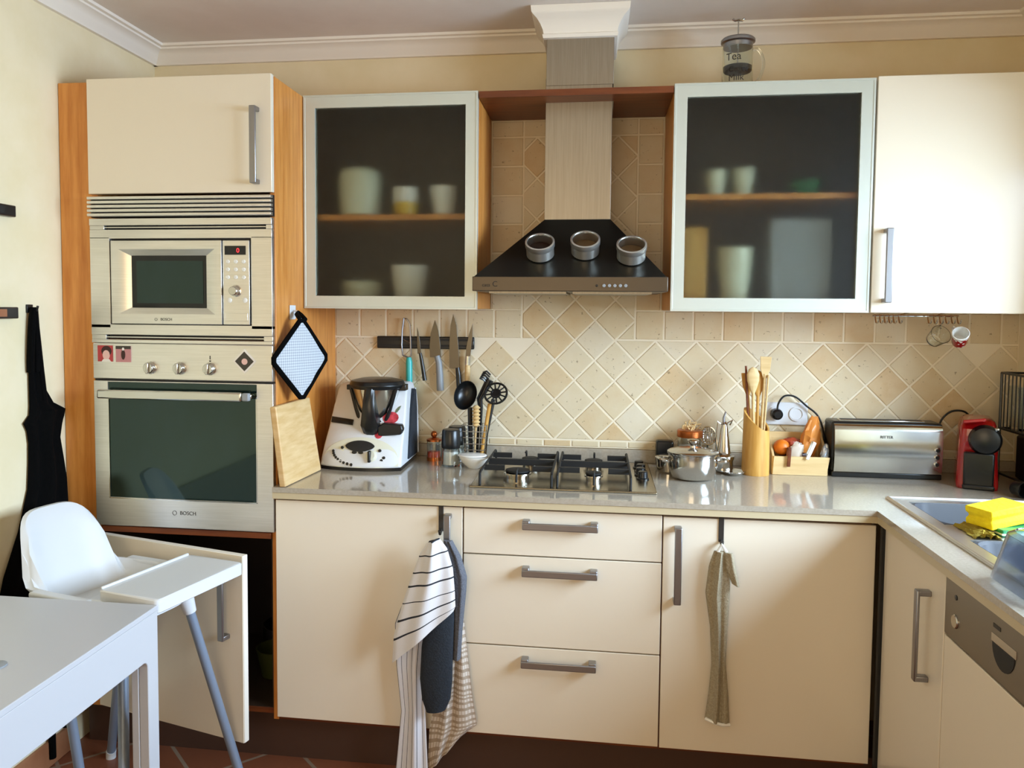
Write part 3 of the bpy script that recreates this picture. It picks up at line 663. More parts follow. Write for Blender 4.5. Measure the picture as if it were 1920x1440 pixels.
# jar of orange powder, two mills, white dish
j = thing('spice_jar', 'small glass jar with orange contents and copper lid beside the food processor', 'jar', (.410, -.10, ZT))
build('jar_body', G().lathe((.410, -.10, ZT), [(.025, 0), (.026, .003), (.026, .072), (.0245, .072), (.0245, .004), (.001, .003)], 28, cap1=False), 'glass', j)
build('contents', G().lathe((.410, -.10, ZT+.0045), [(.0235, 0), (.0235, .030), (.001, .033)], 24), 'jarcontent', j)
build('base_ring', G().lathe((.410, -.10, ZT), [(.0268, .0), (.0268, .014), (.0262, .014), (.0262, 0)], 28, cap0=False, cap1=False), 'copper', j)
lidp = build('lid', G().lathe((.410, -.10, ZT+.073), [(.028, 0), (.028, .006), (.018, .010), (.006, .014)], 28), 'copper', j)
build('lid_knob', G().sphere((.410, -.10, ZT+.098), .0125), 'copper', lidp)
def mill(x, y, label):
    o = thing('spice_mill', label, 'mill', (x, y, ZT), group='salt and pepper mills')
    build('glass_body', G().lathe((x, y, ZT), [(.033, 0), (.034, .004), (.031, .035), (.029, .068), (.027, .068), (.029, .006), (.001, .005)], 30, cap1=False), 'glass', o)
    build('filling', G().lathe((x, y, ZT+.0065), [(.028, 0), (.027, .045), (.001, .048)], 24), 'cup', o)
    build('cap', G().lathe((x, y, ZT+.064), [(.031, 0), (.0335, .003), (.034, .02), (.032, .062), (.029, .067), (.005, .068)], 30), 'black', o)
mill(.489, -.185, 'black topped glass salt mill, front one of the pair by the utensil basket')
mill(.497, -.105, 'black topped glass pepper mill half hidden behind the front mill')
wd = thing('oval_dish', 'small white oval dish on the worktop in front of the utensil basket', 'dish', (.578, -.215, ZT))
build('bowl', G().lathe((.578, -.215, ZT), [(.020, 0), (.024, .003), (.044, .022), (.052, .036), (.054, .043), (.052, .043), (.048, .034), (.036, .020), (.002, .016)], 32, cap1=False, sx=1, sy=.8), 'cup', wd)
build('lid', G().lathe((.572, -.215, ZT+.044), [(.052, 0), (.05, .004), (.03, .0075), (.002, .008)], 32, sx=1, sy=.8), 'cup', wd)

# wire utensil basket and its utensils
bk = thing('utensil_basket', 'wire basket of cooking utensils on the worktop under the knives', 'basket', (.568, -.115, ZT))
g = G(); bx0, bx1, by0, by1, bz = .522, .612, -.150, -.085, ZT
for k in range(7):
    z = bz+.006+.0225*k; f = .78+.22*k/6; cx, cyy = (bx0+bx1)/2, (by0+by1)/2; w, d = (bx1-bx0)/2*f, (by1-by0)/2*f
    g.tube([(cx-w, cyy-d, z), (cx+w, cyy-d, z), (cx+w, cyy+d, z), (cx-w, cyy+d, z)], .0016, 6, True)
f0 = .78
for k in range(5):
    for s in (-1, 1):
        u = -1+2*k/4; g.tube([(cx+u*(bx1-bx0)/2*f0, cyy+s*(by1-by0)/2*f0, bz+.004), (cx+u*(bx1-bx0)/2, cyy+s*(by1-by0)/2, bz+.143)], .0016, 6)
for k in range(1, 3):
    for s in (-1, 1):
        u = -1+2*k/3; g.tube([(cx+s*(bx1-bx0)/2*f0, cyy+u*(by1-by0)/2*f0, bz+.004), (cx+s*(bx1-bx0)/2, cyy+u*(by1-by0)/2, bz+.143)], .0016, 6)
build('wire_frame', g, 'chrome', bk)
def utensil(name, label, p0, p1, r, mname='black'):
    o = thing(name, label, 'utensil', p0, group='utensils in the wire basket')
    build('handle', G().tube([p0, Vector(p0).lerp(Vector(p1), .5), p1], r, 10), mname, o); return o
# ladle
o = utensil('ladle', 'large black ladle with deep bowl standing in the wire basket', (.552, -.12, ZT+.006), (.548, -.125, 1.125), [.0085, .0085, .009])
g = G(); q = Vector((.534, -.138, 1.170)); rs = []
Ml = Matrix.Translation(q) @ Matrix.Rotation(math.radians(14), 4, 'Y') @ Matrix.Rotation(math.radians(72), 4, 'X')
for r, z in ((.006, -.026), (.024, -.021), (.036, -.008), (.041, .010), (.0395, .010), (.034, -.006), (.022, -.018), (.002, -.023)):
    rs.append([Ml @ Vector((r*math.cos(a), (1.38 if math.sin(a) < 0 else 1.3)*r*math.sin(a), z)) for a in [2*PI*k/30 for k in range(30)]])
g.rings(rs); build('ladle_bowl', g, 'black', o)
# slotted masher
o = utensil('potato_masher', 'black slotted round masher leaning to the right out of the wire basket', (.585, -.112, ZT+.006), (.632, -.108, 1.155), [.0085, .008, .008])
Mm = Matrix.Translation((.642, -.122, 1.178)) @ Matrix.Rotation(math.radians(-10), 4, 'Y') @ Matrix.Rotation(math.radians(58), 4, 'X')
g = G()
for rr in (.041, .016): g.tube([Mm @ Vector((rr*math.cos(2*PI*k/24), rr*math.sin(2*PI*k/24), 0)) for k in range(24)], .0042, 6, True)
for k in range(12): a = 2*PI*k/12; g.tube([Mm @ Vector((.015*math.cos(a), .015*math.sin(a), 0)), Mm @ Vector((.041*math.cos(a), .041*math.sin(a), 0))], .003, 6)
g.lathe(Mm @ Vector((0, 0, -.004)), [(.014, 0), (.014, .006)], 16, Mm.to_3x3() @ Vector((0, 0, 1))); build('slotted_disc', g, 'black', o)
# spaghetti server
o = utensil('spaghetti_server', 'black spaghetti server with teeth, highest of the utensils in the wire basket', (.575, -.098, ZT+.006), (.580, -.076, 1.125), [.0085, .0085, .009])
g = G(); g.tube([(.580, -.076, 1.12), (.575, -.070, 1.15), (.596, -.066, 1.190), (.612, -.064, 1.222)], [.009, .012, .014, .016], 10)
for k in range(5):
    p = Vector((.602+.003*k, -.066, 1.217+.008*(k-1))); g.tube([p, p+Vector((-.012, -.012, .014)), p+Vector((-.026, -.014, .020-.003*k))], .0035, 6)
build('toothed_head', g, 'black', o)
o = utensil('honey_dipper', 'honey dipper with ringed wooden end standing in the middle of the wire basket', (.566, -.136, ZT+.006), (.573, -.139, 1.07), .004, 'pale')
g = G(); g.lathe((.573, -.139, 1.055), [(.006, 0)]+[(.009 if k % 2 else .0155, .006+.0065*k) for k in range(11)]+[(.006, .080)], 18); build('ringed_end', g, 'pale', o)
o = utensil('brush', 'olive handled brush leaning right in the wire basket', (.588, -.122, ZT+.006), (.620, -.122, 1.14), .007, 'bam')

# magnetic knife bar and knives
kbar = thing('knife_bar', 'black magnetic knife bar fixed to the tiles', 'knife bar', (.36, -.012, 1.355))
build('bar', G().box(.170, .546, -.022, -.0095, 1.331, 1.377), 'black', kbar, bev=.004)
g = G(); g.box(.172, .544, -.0232, -.021, 1.338, 1.347).box(.172, .544, -.0232, -.021, 1.361, 1.370); build('magnet_strip', g, 'blackmatt', kbar)
def knife(name, label, blade, hpts, hr, hm, bolster=None, bm_='blade'):
    c = Vector((blade[0][0], -.026, blade[0][1])); o = thing(name, label, 'knife', c, group='knives on the magnetic bar')
    g = G(); g.prism(blade, 'y', -.0262, -.0240); build('blade', g, bm_, o, bev=.0005)
    g = G(); g.tube([(x, -.026, z) for x, z in hpts], hr, 12); h = build('handle', g, hm, o)
    if bolster:
        g = G(); g.tube([(x, -.026, z) for x, z in bolster], hr if not isinstance(hr, list) else hr[0]*1.03, 12); build('bolster', g, 'chrome', o)
    return o
sl = thing('cheese_slicer', 'cheese slicer with open metal frame and turquoise handle on the knife bar', 'slicer', (.29, -.026, 1.3), group='knives on the magnetic bar')
g = G(); g.tube([(.296, -.026, 1.296), (.272, -.026, 1.306), (.268, -.026, 1.345), (.270, -.026, 1.40), (.276, -.026, 1.447), (.287, -.026, 1.443), (.299, -.026, 1.425), (.302, -.026, 1.37), (.304, -.026, 1.306), (.296, -.026, 1.296)], .0032, 8)
g.tube([(.272, -.027, 1.368), (.302, -.027, 1.352)], .0018, 6); build('wire_frame', g, 'handle', sl)
build('handle', G().tube([(.296, -.026, 1.298), (.297, -.026, 1.28), (.298, -.026, 1.16)], [.009, .0125, .012], 14), 'turq', sl)
knife('paring_knife', 'small knife with narrow pale blade and black riveted handle on the knife bar', [(.329, 1.312), (.328, 1.36), (.327, 1.414), (.333, 1.395), (.340, 1.35), (.343, 1.312)], [(.340, 1.315), (.344, 1.295), (.352, 1.25), (.358, 1.211)], [.006, .0065, .0075, .008], 'black')
knife('utility_knife', 'medium knife with grey and white handle, in the middle of the knife bar', [(.378, 1.300), (.376, 1.34), (.380, 1.39), (.396, 1.441), (.410, 1.40), (.417, 1.35), (.420, 1.300)], [(.405, 1.305), (.412, 1.28), (.416, 1.23), (.418, 1.174)], [.011, .012, .013, .0135], 'plasticgrey')
knife('chef_knife', 'large chef knife with broad blade and short black handle, biggest on the bar', [(.453, 1.259), (.452, 1.35), (.456, 1.42), (.466, 1.463), (.479, 1.42), (.487, 1.34), (.491, 1.259)], [(.484, 1.262), (.488, 1.235), (.493, 1.16)], [.008, .0105, .011], 'black')
knife('steak_knife', 'slim knife with pale wooden handle at the end of the knife bar', [(.514, 1.304), (.517, 1.34), (.527, 1.39), (.541, 1.430), (.540, 1.38), (.535, 1.33), (.532, 1.304)], [(.522, 1.272), (.522, 1.25), (.522, 1.20)], [.0095, .0105, .011], 'pale', [(.523, 1.306), (.522, 1.272)])

# ------------------------------------------------------------------ small things on the worktop, right of the hob
sp = thing('cooking_pot', 'shiny steel cooking pot with lid on the worktop right of the hob', 'cooking pot', (1.328, -.262, ZT))
build('pot_body', G().lathe((1.328, -.262, ZT), [(.052, 0), (.066, .006), (.078, .030), (.081, .055), (.081, .083), (.084, .085), (.084, .088), (.079, .088), (.078, .055), (.06, .010), (.001, .008)], 48, cap1=False), 'steelpan', sp)
pl_ = build('lid', G().lathe((1.328, -.262, ZT+.089), [(.083, 0), (.084, .003), (.075, .008), (.045, .014), (.012, .016), (.002, .016)], 48), 'steelpan', sp)
build('lid_knob', G().lathe((1.328, -.262, ZT+.105), [(.010, 0), (.009, .006), (.018, .016), (.020, .024), (.016, .027), (.002, .026)], 28), 'steelpan', pl_)
for s in (-1, 1):
    x = 1.328+s*.080
    g = G(); g.tube(smooth_pts([(x, -.285, ZT+.06), (x+s*.022, -.288, ZT+.064), (x+s*.034, -.262, ZT+.066), (x+s*.022, -.236, ZT+.064), (x, -.239, ZT+.06)], 4), .0055, 8); build('side_handle', g, 'steelpan', sp)
sp2 = thing('saucepan', 'small steel saucepan with flat lid half hidden behind the cooking pot', 'cooking pot', (1.258, -.155, ZT))
build('pan_body', G().lathe((1.258, -.155, ZT), [(.036, 0), (.040, .004), (.043, .045), (.046, .047), (.042, .047), (.038, .006), (.001, .005)], 36, cap1=False), 'steelpan', sp2)
build('lid', G().lathe((1.258, -.155, ZT+.048), [(.047, 0), (.047, .003), (.03, .009), (.002, .010)], 36), 'steelpan', sp2)
tag(build('black_box', G().box(1.222, 1.284, -.062, -.022, ZT, 1.012), 'black', loc=(1.253, -.042, ZT), bev=.008, seg=3), 'small black box against the tiles behind the saucepan', 'box')
gj = thing('glass_jar', 'glass jar with pale wooden lid and dried bits on top, behind the cooking pot', 'jar', (1.338, -.078, ZT))
build('jar_body', G().lathe((1.338, -.078, ZT), [(.040, 0), (.043, .004), (.043, .112), (.041, .112), (.041, .006), (.001, .005)], 32, cap1=False), 'glass', gj)
build('contents', G().lathe((1.338, -.078, ZT+.007), [(.039, 0), (.0395, .075), (.001, .08)], 24), 'cup', gj)
ld_ = build('lid', G().lathe((1.338, -.078, ZT+.112), [(.0445, 0), (.0455, .003), (.0455, .022), (.043, .025), (.001, .025)], 32), 'copper', gj)
g = G()
for k, (dx, dy, h) in enumerate(((-.02, 0, .02), (-.006, .01, .034), (.010, -.004, .030), (.024, .006, .022), (.002, -.012, .018))):
    g.tube([(1.338+dx, -.078+dy, ZT+.136), (1.338+dx*1.3+.008, -.078+dy, ZT+.136+h), (1.338+dx*.6-.012, -.078+dy, ZT+.136+h*.8), (1.338+dx-.006, -.078+dy, ZT+.14)], .0035, 6)
build('twig_knob', g, 'pale', ld_)
st = thing('tea_strainer', 'round steel strainer between the glass jar and the oil can', 'strainer', (1.398, -.10, ZT))
g = G(); Ms = Matrix.Translation((1.398, -.10, 1.042)) @ Matrix.Rotation(math.radians(78), 4, 'X')
g.tube([Ms @ Vector((.028*math.cos(2*PI*k/24), .032*math.sin(2*PI*k/24), 0)) for k in range(24)], .003, 6, True)
for k in range(-3, 4):
    w = math.sqrt(1-(k/4)**2)
    g.tube([Ms @ Vector((.007*k, .032*w*math.sin(a), -.014*w*math.cos(a))) for a in [PI*q/8-PI/2 for q in range(9)]], .0011, 5)
    g.tube([Ms @ Vector((.028*w*math.sin(a), .008*k, -.014*w*math.cos(a))) for a in [PI*q/8-PI/2 for q in range(9)]], .0011, 5)
build('mesh_bowl', g, 'chrome', st)
build('handle', G().tube([(1.398, -.098, 1.012), (1.400, -.096, .96), (1.402, -.094, ZT+.003)], .004, 8), 'chrome', st)
oc = thing('oil_can', 'slender conical steel oil can with spout beside the bamboo holder', 'oil can', (1.450, -.125, ZT))
build('can_body', G().lathe((1.450, -.125, ZT), [(.030, 0), (.033, .004), (.032, .040), (.036, .048), (.036, .056), (.026, .062), (.022, .072), (.013, .150), (.010, .166), (.013, .170), (.004, .178)], 32), 'steelpan', oc)
g = G(); g.tube([(1.448, -.127, ZT+.165), (1.446, -.13, ZT+.190), (1.452, -.134, ZT+.212)], [.006, .0045, .003], 8); build('spout', g, 'handle', oc)
g = G(); g.tube([(1.455, -.125, ZT+.168), (1.478, -.125, ZT+.182), (1.468, -.125, ZT+.164)], .003, 6); g.tube([(1.442, -.125, ZT+.166), (1.424, -.128, ZT+.178), (1.420, -.128, ZT+.12), (1.430, -.127, ZT+.062)], .0035, 6); build('handle', g, 'chrome', oc)
pt = thing('saucer', 'small steel saucer on the worktop beside the bamboo holder', 'saucer', (1.475, -.175, ZT))
build('plate', G().lathe((1.475, -.175, ZT), [(.022, 0), (.026, .002), (.042, .012), (.041, .014), (.024, .005), (.001, .004)], 32), 'steelpan', pt)
# bamboo holder with slanted top, wooden utensils
bh = thing('bamboo_holder', 'bamboo tube holding wooden utensils, cut slantwise at the top', 'utensil holder', (1.553, -.15, ZT))
g = G(); n = 36; rs = []
def tb(r, z0): return [(1.553+r*math.cos(2*PI*k/n), -.15+r*math.sin(2*PI*k/n), z0) for k in range(n)]
def tt(r): return [(1.553+r*math.cos(2*PI*k/n), -.15+r*math.sin(2*PI*k/n), 1.112-.030*math.cos(2*PI*k/n)+.022*math.sin(2*PI*k/n)) for k in range(n)]
g.rings([tb(.046, ZT), tb(.045, ZT+.1), tt(.043), tt(.037), tb(.038, ZT+.012)]); build('tube', g, 'bam', bh)
def wood_ut(name, label, x0, x1, y1, z1, head, mname='pale', r=.0055):
    p0 = Vector((1.553+x0, -.15, ZT+.014)); p1 = Vector((1.553+x1, -.15+y1, z1)); o = thing(name, label, 'utensil', p0, group='wooden utensils in the bamboo holder')
    d = (p1-p0).normalized()
    g = G()
    if head == 'spoon':
        g.tube([p0, p1-d*.05], r, 10); build('handle', g, mname, o)
        q = G(); side = d.cross(Vector((0, 1, 0))).normalized(); rs = []
        for t, w in ((-.055, .005), (-.035, .013), (-.01, .02), (.012, .021), (.03, .014), (.037, .003)):
            c = p1+d*(t-.02); rs.append([c+side*(w*math.cos(a))+d.cross(side)*(.005*math.sin(a)) for a in [2*PI*k/14 for k in range(14)]])
        q.rings(rs); build('spoon_bowl', q, mname, o)
    elif head == 'flat':
        g.tube([p0, p1-d*.06], r, 10); build('handle', g, mname, o)
        q = G(); side = d.cross(Vector((0, 1, 0))).normalized(); nn_ = d.cross(side)
        q.rings([[c+side*(s*w)+nn_*(t*.0025) for s, t in ((-1, -1), (1, -1), (1, 1), (-1, 1))] for c, w in ((p1-d*.075, .006), (p1-d*.045, .016), (p1, .019))]); build('blade', q, mname, o, bev=.001)
    else:
        g.tube([p0, p1], r, 10); build('stick', g, mname, o)
wood_ut('wooden_spoon', 'pale wooden spoon tilting left in the bamboo holder', -.006, -.018, -.012, 1.275, 'spoon')
wood_ut('wooden_spatula', 'dark wooden spatula at the back left of the bamboo holder', -.015, -.034, .012, 1.27, 'flat', 'bam')
wood_ut('wooden_stick', 'thin dark stick, leftmost in the bamboo holder', -.018, -.040, .0, 1.295, 'stick', 'wooddark', .004)
wood_ut('wooden_spatula', 'long pale wooden spatula, tallest in the bamboo holder', .012, .026, .0, 1.328, 'flat')
wood_ut('wooden_spoon', 'brownish wooden spoon upright in the middle of the bamboo holder', .004, .004, .010, 1.262, 'spoon', 'bam')
wood_ut('chopstick', 'slim pale chopstick at the right edge of the bamboo holder', .018, .034, -.008, 1.265, 'stick', 'pale', .0035)
# socket, plug and cable
sk = thing('wall_socket', 'white double wall socket on the tiles behind the wooden box', 'socket', (1.665, -.0095, 1.115))
build('plate', G().box(1.605, 1.755, -.018, -.0095, 1.075, 1.157), 'white', sk, bev=.004)
for x in (1.644, 1.716): build('socket_ring', G().lathe((x, -.018, 1.116), [(.026, 0), (.026, .004), (.020, .004), (.019, .001), (.001, .001)], 28, (0, -1, 0)), 'white', sk)
pg = thing('power_plug', 'black round plug with cable in the socket above the wooden box', 'plug', (1.644, -.024, 1.116))
build('plug_body', G().lathe((1.644, -.0235, 1.116), [(.020, 0), (.021, .012), (.019, .026), (.012, .032)], 28, (0, -1, 0)), 'black', pg)
g = G(); g.tube(smooth_pts([(1.644, -.045, 1.126), (1.647, -.044, 1.155), (1.668, -.04, 1.182), (1.705, -.036, 1.180), (1.745, -.034, 1.148), (1.785, -.040, 1.112), (1.800, -.06, 1.05), (1.81, -.06, .94)], 6), .0035, 8); build('cable', g, 'black', pg)
# wooden box of fruit and bags
wb = thing('wooden_box', 'open pale wooden box of fruit and snack bags beside the bamboo holder', 'box', (1.70, -.10, ZT))
bx0, bx1, by0, by1 = 1.610, 1.795, -.150, -.040; h0, h1 = .064, .135
build('front_board', G().prism([(bx0, ZT), (bx1-.006, ZT), (bx1+.004, ZT+h0), (bx0+.004, ZT+h0)], 'y', by0, by0+.008), 'pale', wb, bev=.0012)
build('back_board', G().box(bx0, bx1, by1-.008, by1, ZT, ZT+h1), 'pale', wb, bev=.0012)
for x in (bx0, bx1-.008):
    g = G(); g.prism([(by0+.008, ZT), (by1-.008, ZT), (by1-.008, ZT+h1), (by0+.008, ZT+h0)], 'x', x, x+.008); build('side_board', g, 'pale', wb, bev=.0012)
build('base_board', G().box(bx0+.008, bx1-.008, by0+.008, by1-.008, ZT, ZT+.006), 'pale', wb)
def bag(name, label, c, w, h, mname, tilt, cat='bag', top=.35, seed=1, d=.022):
    rnd = random.Random(seed); g = G(); rs = []
    for k in range(9):
        t = k/8; ww = w*(1-.25*abs(2*t-1)**3)*(lerp(1, top, max(0, t-.55)/.45)); dd = d*(math.sin(PI*min(max(t, .04), .93))**.7)
        rs.append([Vector((ww*math.cos(a)*(1+.14*rnd.uniform(-1, 1)), dd*math.sin(a)*(1+.5*rnd.uniform(-1, 1)), h*(t-.5)+.004*rnd.uniform(-1, 1))) for a in [2*PI*j/18 for j in range(18)]])
    g.rings(rs); g.xf(Matrix.Translation(c) @ Matrix.Rotation(math.radians(tilt), 4, 'Y')); o = build(name, g, mname, loc=c); return tag(o, label, cat)
M['brownbag'] = mat('brown_foil', '3A1E14', .3); M['whitebag'] = mat('wafer_wrapper', 'CDBFAE', .3); M['clearbag'] = mat('silver_wrapper', '9EA2A6', .25, .5)
tag(build('orange', G().sphere((1.648, -.108, ZT+.089), .0275), 'orange', loc=(1.648, -.108, ZT+.0615)), 'single orange in the left end of the wooden box', 'fruit')
bag('snack_bag', 'dark red snack bag at the back of the wooden box', Vector((1.692, -.078, ZT+.094)), .026, .085, 'redbag', 80, seed=2, d=.014)
bag('snack_bag', 'dark brown foil bag filling the bottom of the wooden box', Vector((1.700, -.100, ZT+.042)), .062, .056, 'brownbag', 4, top=.9, seed=3, d=.022)
bag('wafer_packet', 'pale torn wrapper in the middle of the wooden box', Vector((1.690, -.1365, ZT+.080)), .022, .062, 'whitebag', 24, 'wrapper', .8, 4, .007)
bag('crisp_bag', 'orange and pink bag standing at the right end of the wooden box', Vector((1.748, -.095, ZT+.128)), .031, .14, 'orangebag', 10, top=.5, seed=9, d=.017)
bag('foil_packet', 'crumpled silver wrapper leaning out of the right end of the box', Vector((1.785, -.1365, ZT+.078)), .014, .06, 'clearbag', 8, 'wrapper', .5, 6, .009)
def peg_clip(label, x, z, tl, mname):
    o = thing('bag_clip', label, 'clip', (x, by0-.006, ZT+z), group='clips on the wooden box'); g = G()
    Mx = Matrix.Translation((x, by0-.006, ZT+z)) @ Matrix.Rotation(math.radians(tl), 4, 'Y'); g.box(-.006, .006, -.0045, -.0002, -.028, .036).xf(Mx); b = build('front_jaw', g, mname, o, bev=.002)
    g = G(); g.box(-.006, .006, .0145, .019, -.012, .036).xf(Mx); build('back_jaw', g, mname, o, bev=.002)
    g = G(); g.box(-.005, .005, -.002, .017, .032, .037).xf(Mx); build('spring', g, mname, o)
peg_clip('brown clip hooked over the front edge of the wooden box', 1.6625, .058, 3, 'wooddark')
peg_clip('white clip hooked over the front edge of the wooden box', 1.732, .083, 22, 'cup')
# toaster
to = thing('long_slot_toaster', 'long shiny steel toaster between the wooden box and the coffee machine', 'toaster', (1.985, -.10, ZT))
tx0, tx1, ty0, ty1 = 1.803, 2.160, -.158, -.050
build('foot_base', G().box(tx0+.002, tx1-.002, ty0+.006, ty1, ZT, ZT+.018), 'black', to, bev=.003)
g = G(); rs = []
for y, o_, zt in ((ty0-.002, .004, .182), (ty0-.006, .003, .184)): pass
prof_ = [(ty0+.006, ZT+.016), (ty0-.001, ZT+.020), (ty0-.006, ZT+.06), (ty0-.007, ZT+.11), (ty0-.003, ZT+.160), (ty0+.002, ZT+.176), (ty0+.010, ZT+.182), (ty0+.03, ZT+.184), (ty0+.03, ZT+.016)]
g.prism(prof_, 'x', tx0+.006, tx1-.006); build('steel_front', g, 'steelpan', to)
build('housing', G().box(tx0, tx1, ty0+.012, ty1, ZT+.016, ZT+.190), 'black', to, bev=.010, seg=3)
g = G(); g.box(tx0+.03, tx1-.05, -.122, -.088, ZT+.186, ZT+.1935); build('slot_rim', g, 'chrome', to, bev=.002)
build('slot', G().box(tx0+.036, tx1-.056, -.115, -.095, ZT+.190, ZT+.1942), 'blackmatt', to)
for k, z in enumerate((.102, .078, .054)):
    b = build('control_button', G().lathe((tx1-.024, ty0-.004, ZT+z), [(.0095, 0), (.0095, .004), (.007, .006)], 20, (0, -1, 0)), 'chrome', to); build('button_face', G().lathe((tx1-.024, ty0-.0095, ZT+z), [(.006, 0), (.006, .0012)], 16, (0, -1, 0)), 'black', b)
text_mesh('lettering', 'RITTER', .013, to, Matrix.Translation((1.975, ty0-.0062, ZT+.142)) @ Matrix.Rotation(math.radians(86), 4, 'X'), 'ink')
g = G(); g.tube(smooth_pts([(2.157, -.08, 1.02), (2.175, -.06, 1.06), (2.19, -.05, 1.11), (2.225, -.045, 1.142), (2.27, -.045, 1.140), (2.30, -.03, 1.10)], 6), .0035, 8); build('power_cable', g, 'black', to)
# red coffee machine
cm = thing('capsule_coffee_machine', 'small red and black capsule coffee machine in the corner', 'coffee machine', (2.245, -.22, ZT), math.radians(-20))
g = G(); rs = []
def rrect(cx, cyy, w, d, z, r=.02, n=5):
    out = []
    for (sx, sy, a0) in ((1, 1, 0), (-1, 1, PI/2), (-1, -1, PI), (1, -1, 3*PI/2)):
        for k in range(n): a = a0+PI/2*k/(n-1); out.append((cx+sx*(w/2-r)+r*math.cos(a), cyy+sy*(d/2-r)+r*math.sin(a), z))
    return out
for z, w, d, yc in ((ZT, .116, .17, -.20), (ZT+.012, .118, .172, -.20), (ZT+.10, .112, .145, -.188), (ZT+.13, .110, .16, -.195), (ZT+.19, .106, .155, -.19), (ZT+.212, .094, .13, -.18), (ZT+.222, .07, .10, -.175)):
    rs.append(rrect(2.245, yc, w, d, z))
g.rings(rs); build('housing', g, 'red', cm)
build('dark_front', G().box(2.205, 2.290, -.290, -.255, ZT+.002, ZT+.118), 'black', cm, bev=.006)
build('drip_tray', G().box(2.203, 2.292, -.300, -.22, ZT, ZT+.016), 'black', cm, bev=.005)
hd_ = build('brew_head', G().lathe((2.262, -.255, 1.080), [(.044, 0), (.047, .006), (.047, .028), (.040, .040), (.020, .046)], 36, (0, -1, 0)), 'black', cm)
g = G(); g.box(2.198, 2.262, -.30, -.19, ZT+.215, ZT+.226); g.xf(Matrix.Translation((2.23, -.2, 1.14)) @ Matrix.Rotation(math.radians(-9), 4, 'Y') @ Matrix.Translation((-2.23, .2, -1.14))); build('lever', g, 'red', cm, bev=.004)
g = G(); g.box(2.275, 2.300, -.285, -.262, 1.112, 1.121); build('chrome_clip', g, 'chrome', cm, bev=.003)
cm.location.x -= .010
# dish rack in the corner
rk = thing('dish_rack', 'dark wire dish rack with glasses in the corner by the coffee machine', 'dish rack', (2.385, -.20, ZT))
g = G(); r0x, r1x, r0y, r1y = 2.342, 2.445, -.345, -.13
g.tube([(r0x, r0y, 1.285), (r1x, r0y, 1.285), (r1x, r1y, 1.285), (r0x, r1y, 1.285)], .004, 8, True); g.tube([(r0x, r0y, 1.10), (r1x, r0y, 1.10), (r1x, r1y, 1.10), (r0x, r1y, 1.10)], .004, 8, True)
for x, y in ((r0x, r0y), (r1x, r0y), (r1x, r1y), (r0x, r1y)): g.tube([(x, y, ZT), (x, y, 1.285)], .0045, 8)
for k in range(1, 9): y = lerp(r0y, r1y, k/9); g.tube([(r0x, y, 1.285), (r0x, y, 1.10), (r1x, y, 1.10), (r1x, y, 1.285)], .0022, 6)
g.tube([(r0x, r0y, .95), (r1x, r0y, .95), (r1x, r1y, .95), (r0x, r1y, .95)], .004, 8, True); build('wire_frame', g, 'black', rk)
build('black_block', G().box(r0x+.006, r1x-.006, r0y+.006, r0y+.12, .954, 1.092), 'black', rk, bev=.006)  # solid black block added to fill the lower part of the rack
build('shelf_tray', G().box(r0x+.002, r1x-.002, r0y+.004, r1y-.004, .945, .953), 'black', rk)
for k, (x, y) in enumerate(((2.385, -.300), (2.385, -.225), (2.385, -.168))):
    o = build('drinking_glass', G().lathe((x, y, 1.1045), [(.028, 0), (.030, .004), (.0335, .14), (.0325, .14), (.0285, .008), (.001, .007)], 24, cap1=False), 'glass', loc=(x, y, 1.1045)); tag(o, ('tall drinking glass in the dish rack, front one', 'tall drinking glass in the dish rack, second from the front', 'tall drinking glass at the back of the dish rack')[k], 'glass', 'glasses in the dish rack')
cb = thing('beaker', 'small black beaker with shiny rim lying before the coffee machine', 'beaker', (2.30, -.35, ZT))
g = G(); g.lathe((2.285, -.355, ZT+.0255), [(.017, 0), (.021, .006), (.025, .04), (.0235, .04), (.019, .008), (.001, .006)], 24, (.35, -.9, .0), cap1=False); build('beaker_body', g, 'black', cb)
# hooks rail under the corner cabinet, mug and glass hanging
hr = thing('hook_rail', 'chrome hook rail under the corner wall cabinet', 'hook rail', (2.04, -.2, 1.46))
g = G(); g.tube([(1.905, -.20, 1.472), (2.170, -.20, 1.472)], .0035, 8)
g.tube([(1.985, -.20, 1.472), (2.03, -.17, 1.4835)], .003, 6).tube([(2.10, -.20, 1.472), (2.14, -.17, 1.4835)], .003, 6); build('rail', g, 'chrome', hr)
HK = [1.912, 1.926, 1.940, 1.954, 1.968, 1.985, 2.075, 2.093, 2.111, 2.129, 2.147, 2.165]
for x in HK:
    g = G(); g.tube(smooth_pts([(x, -.20, 1.476), (x, -.205, 1.462), (x, -.212, 1.450), (x, -.222, 1.447), (x, -.231, 1.452), (x, -.234, 1.461)], 3), .0022, 6); build('hook', g, 'chrome', hr)
mg = thing('espresso_mug', 'red mug with white dots hanging from the hook rail', 'mug', (2.155, -.222, 1.405))
q = Matrix.Translation((2.157, -.250, 1.408)) @ Matrix.Rotation(math.radians(-24), 4, 'Y') @ Matrix.Rotation(math.radians(52), 4, 'X'); ax = q.to_3x3() @ Vector((0, 0, 1)); c0 = q @ Vector((0, 0, -.028))
build('mug_body', G().lathe(c0, [(.0155, -.012), (.020, -.010), (.0225, .0), (.0245, .040), (.0245, .046)], 28, ax, True, False), 'dots', mg)
build('mug_inside', G().lathe(c0, [(.0248, .038), (.0255, .047), (.0235, .048), (.0205, .0), (.001, -.004)], 28, ax, False, False), 'cup', mg)
g = G(); g.tube([q @ Vector(p) for p in ((0, .0245, .010), (0, .036, .006), (0, .040, -.008), (0, .034, -.022), (0, .0215, -.028))], .0035, 8); build('mug_handle', g, 'cup', mg)
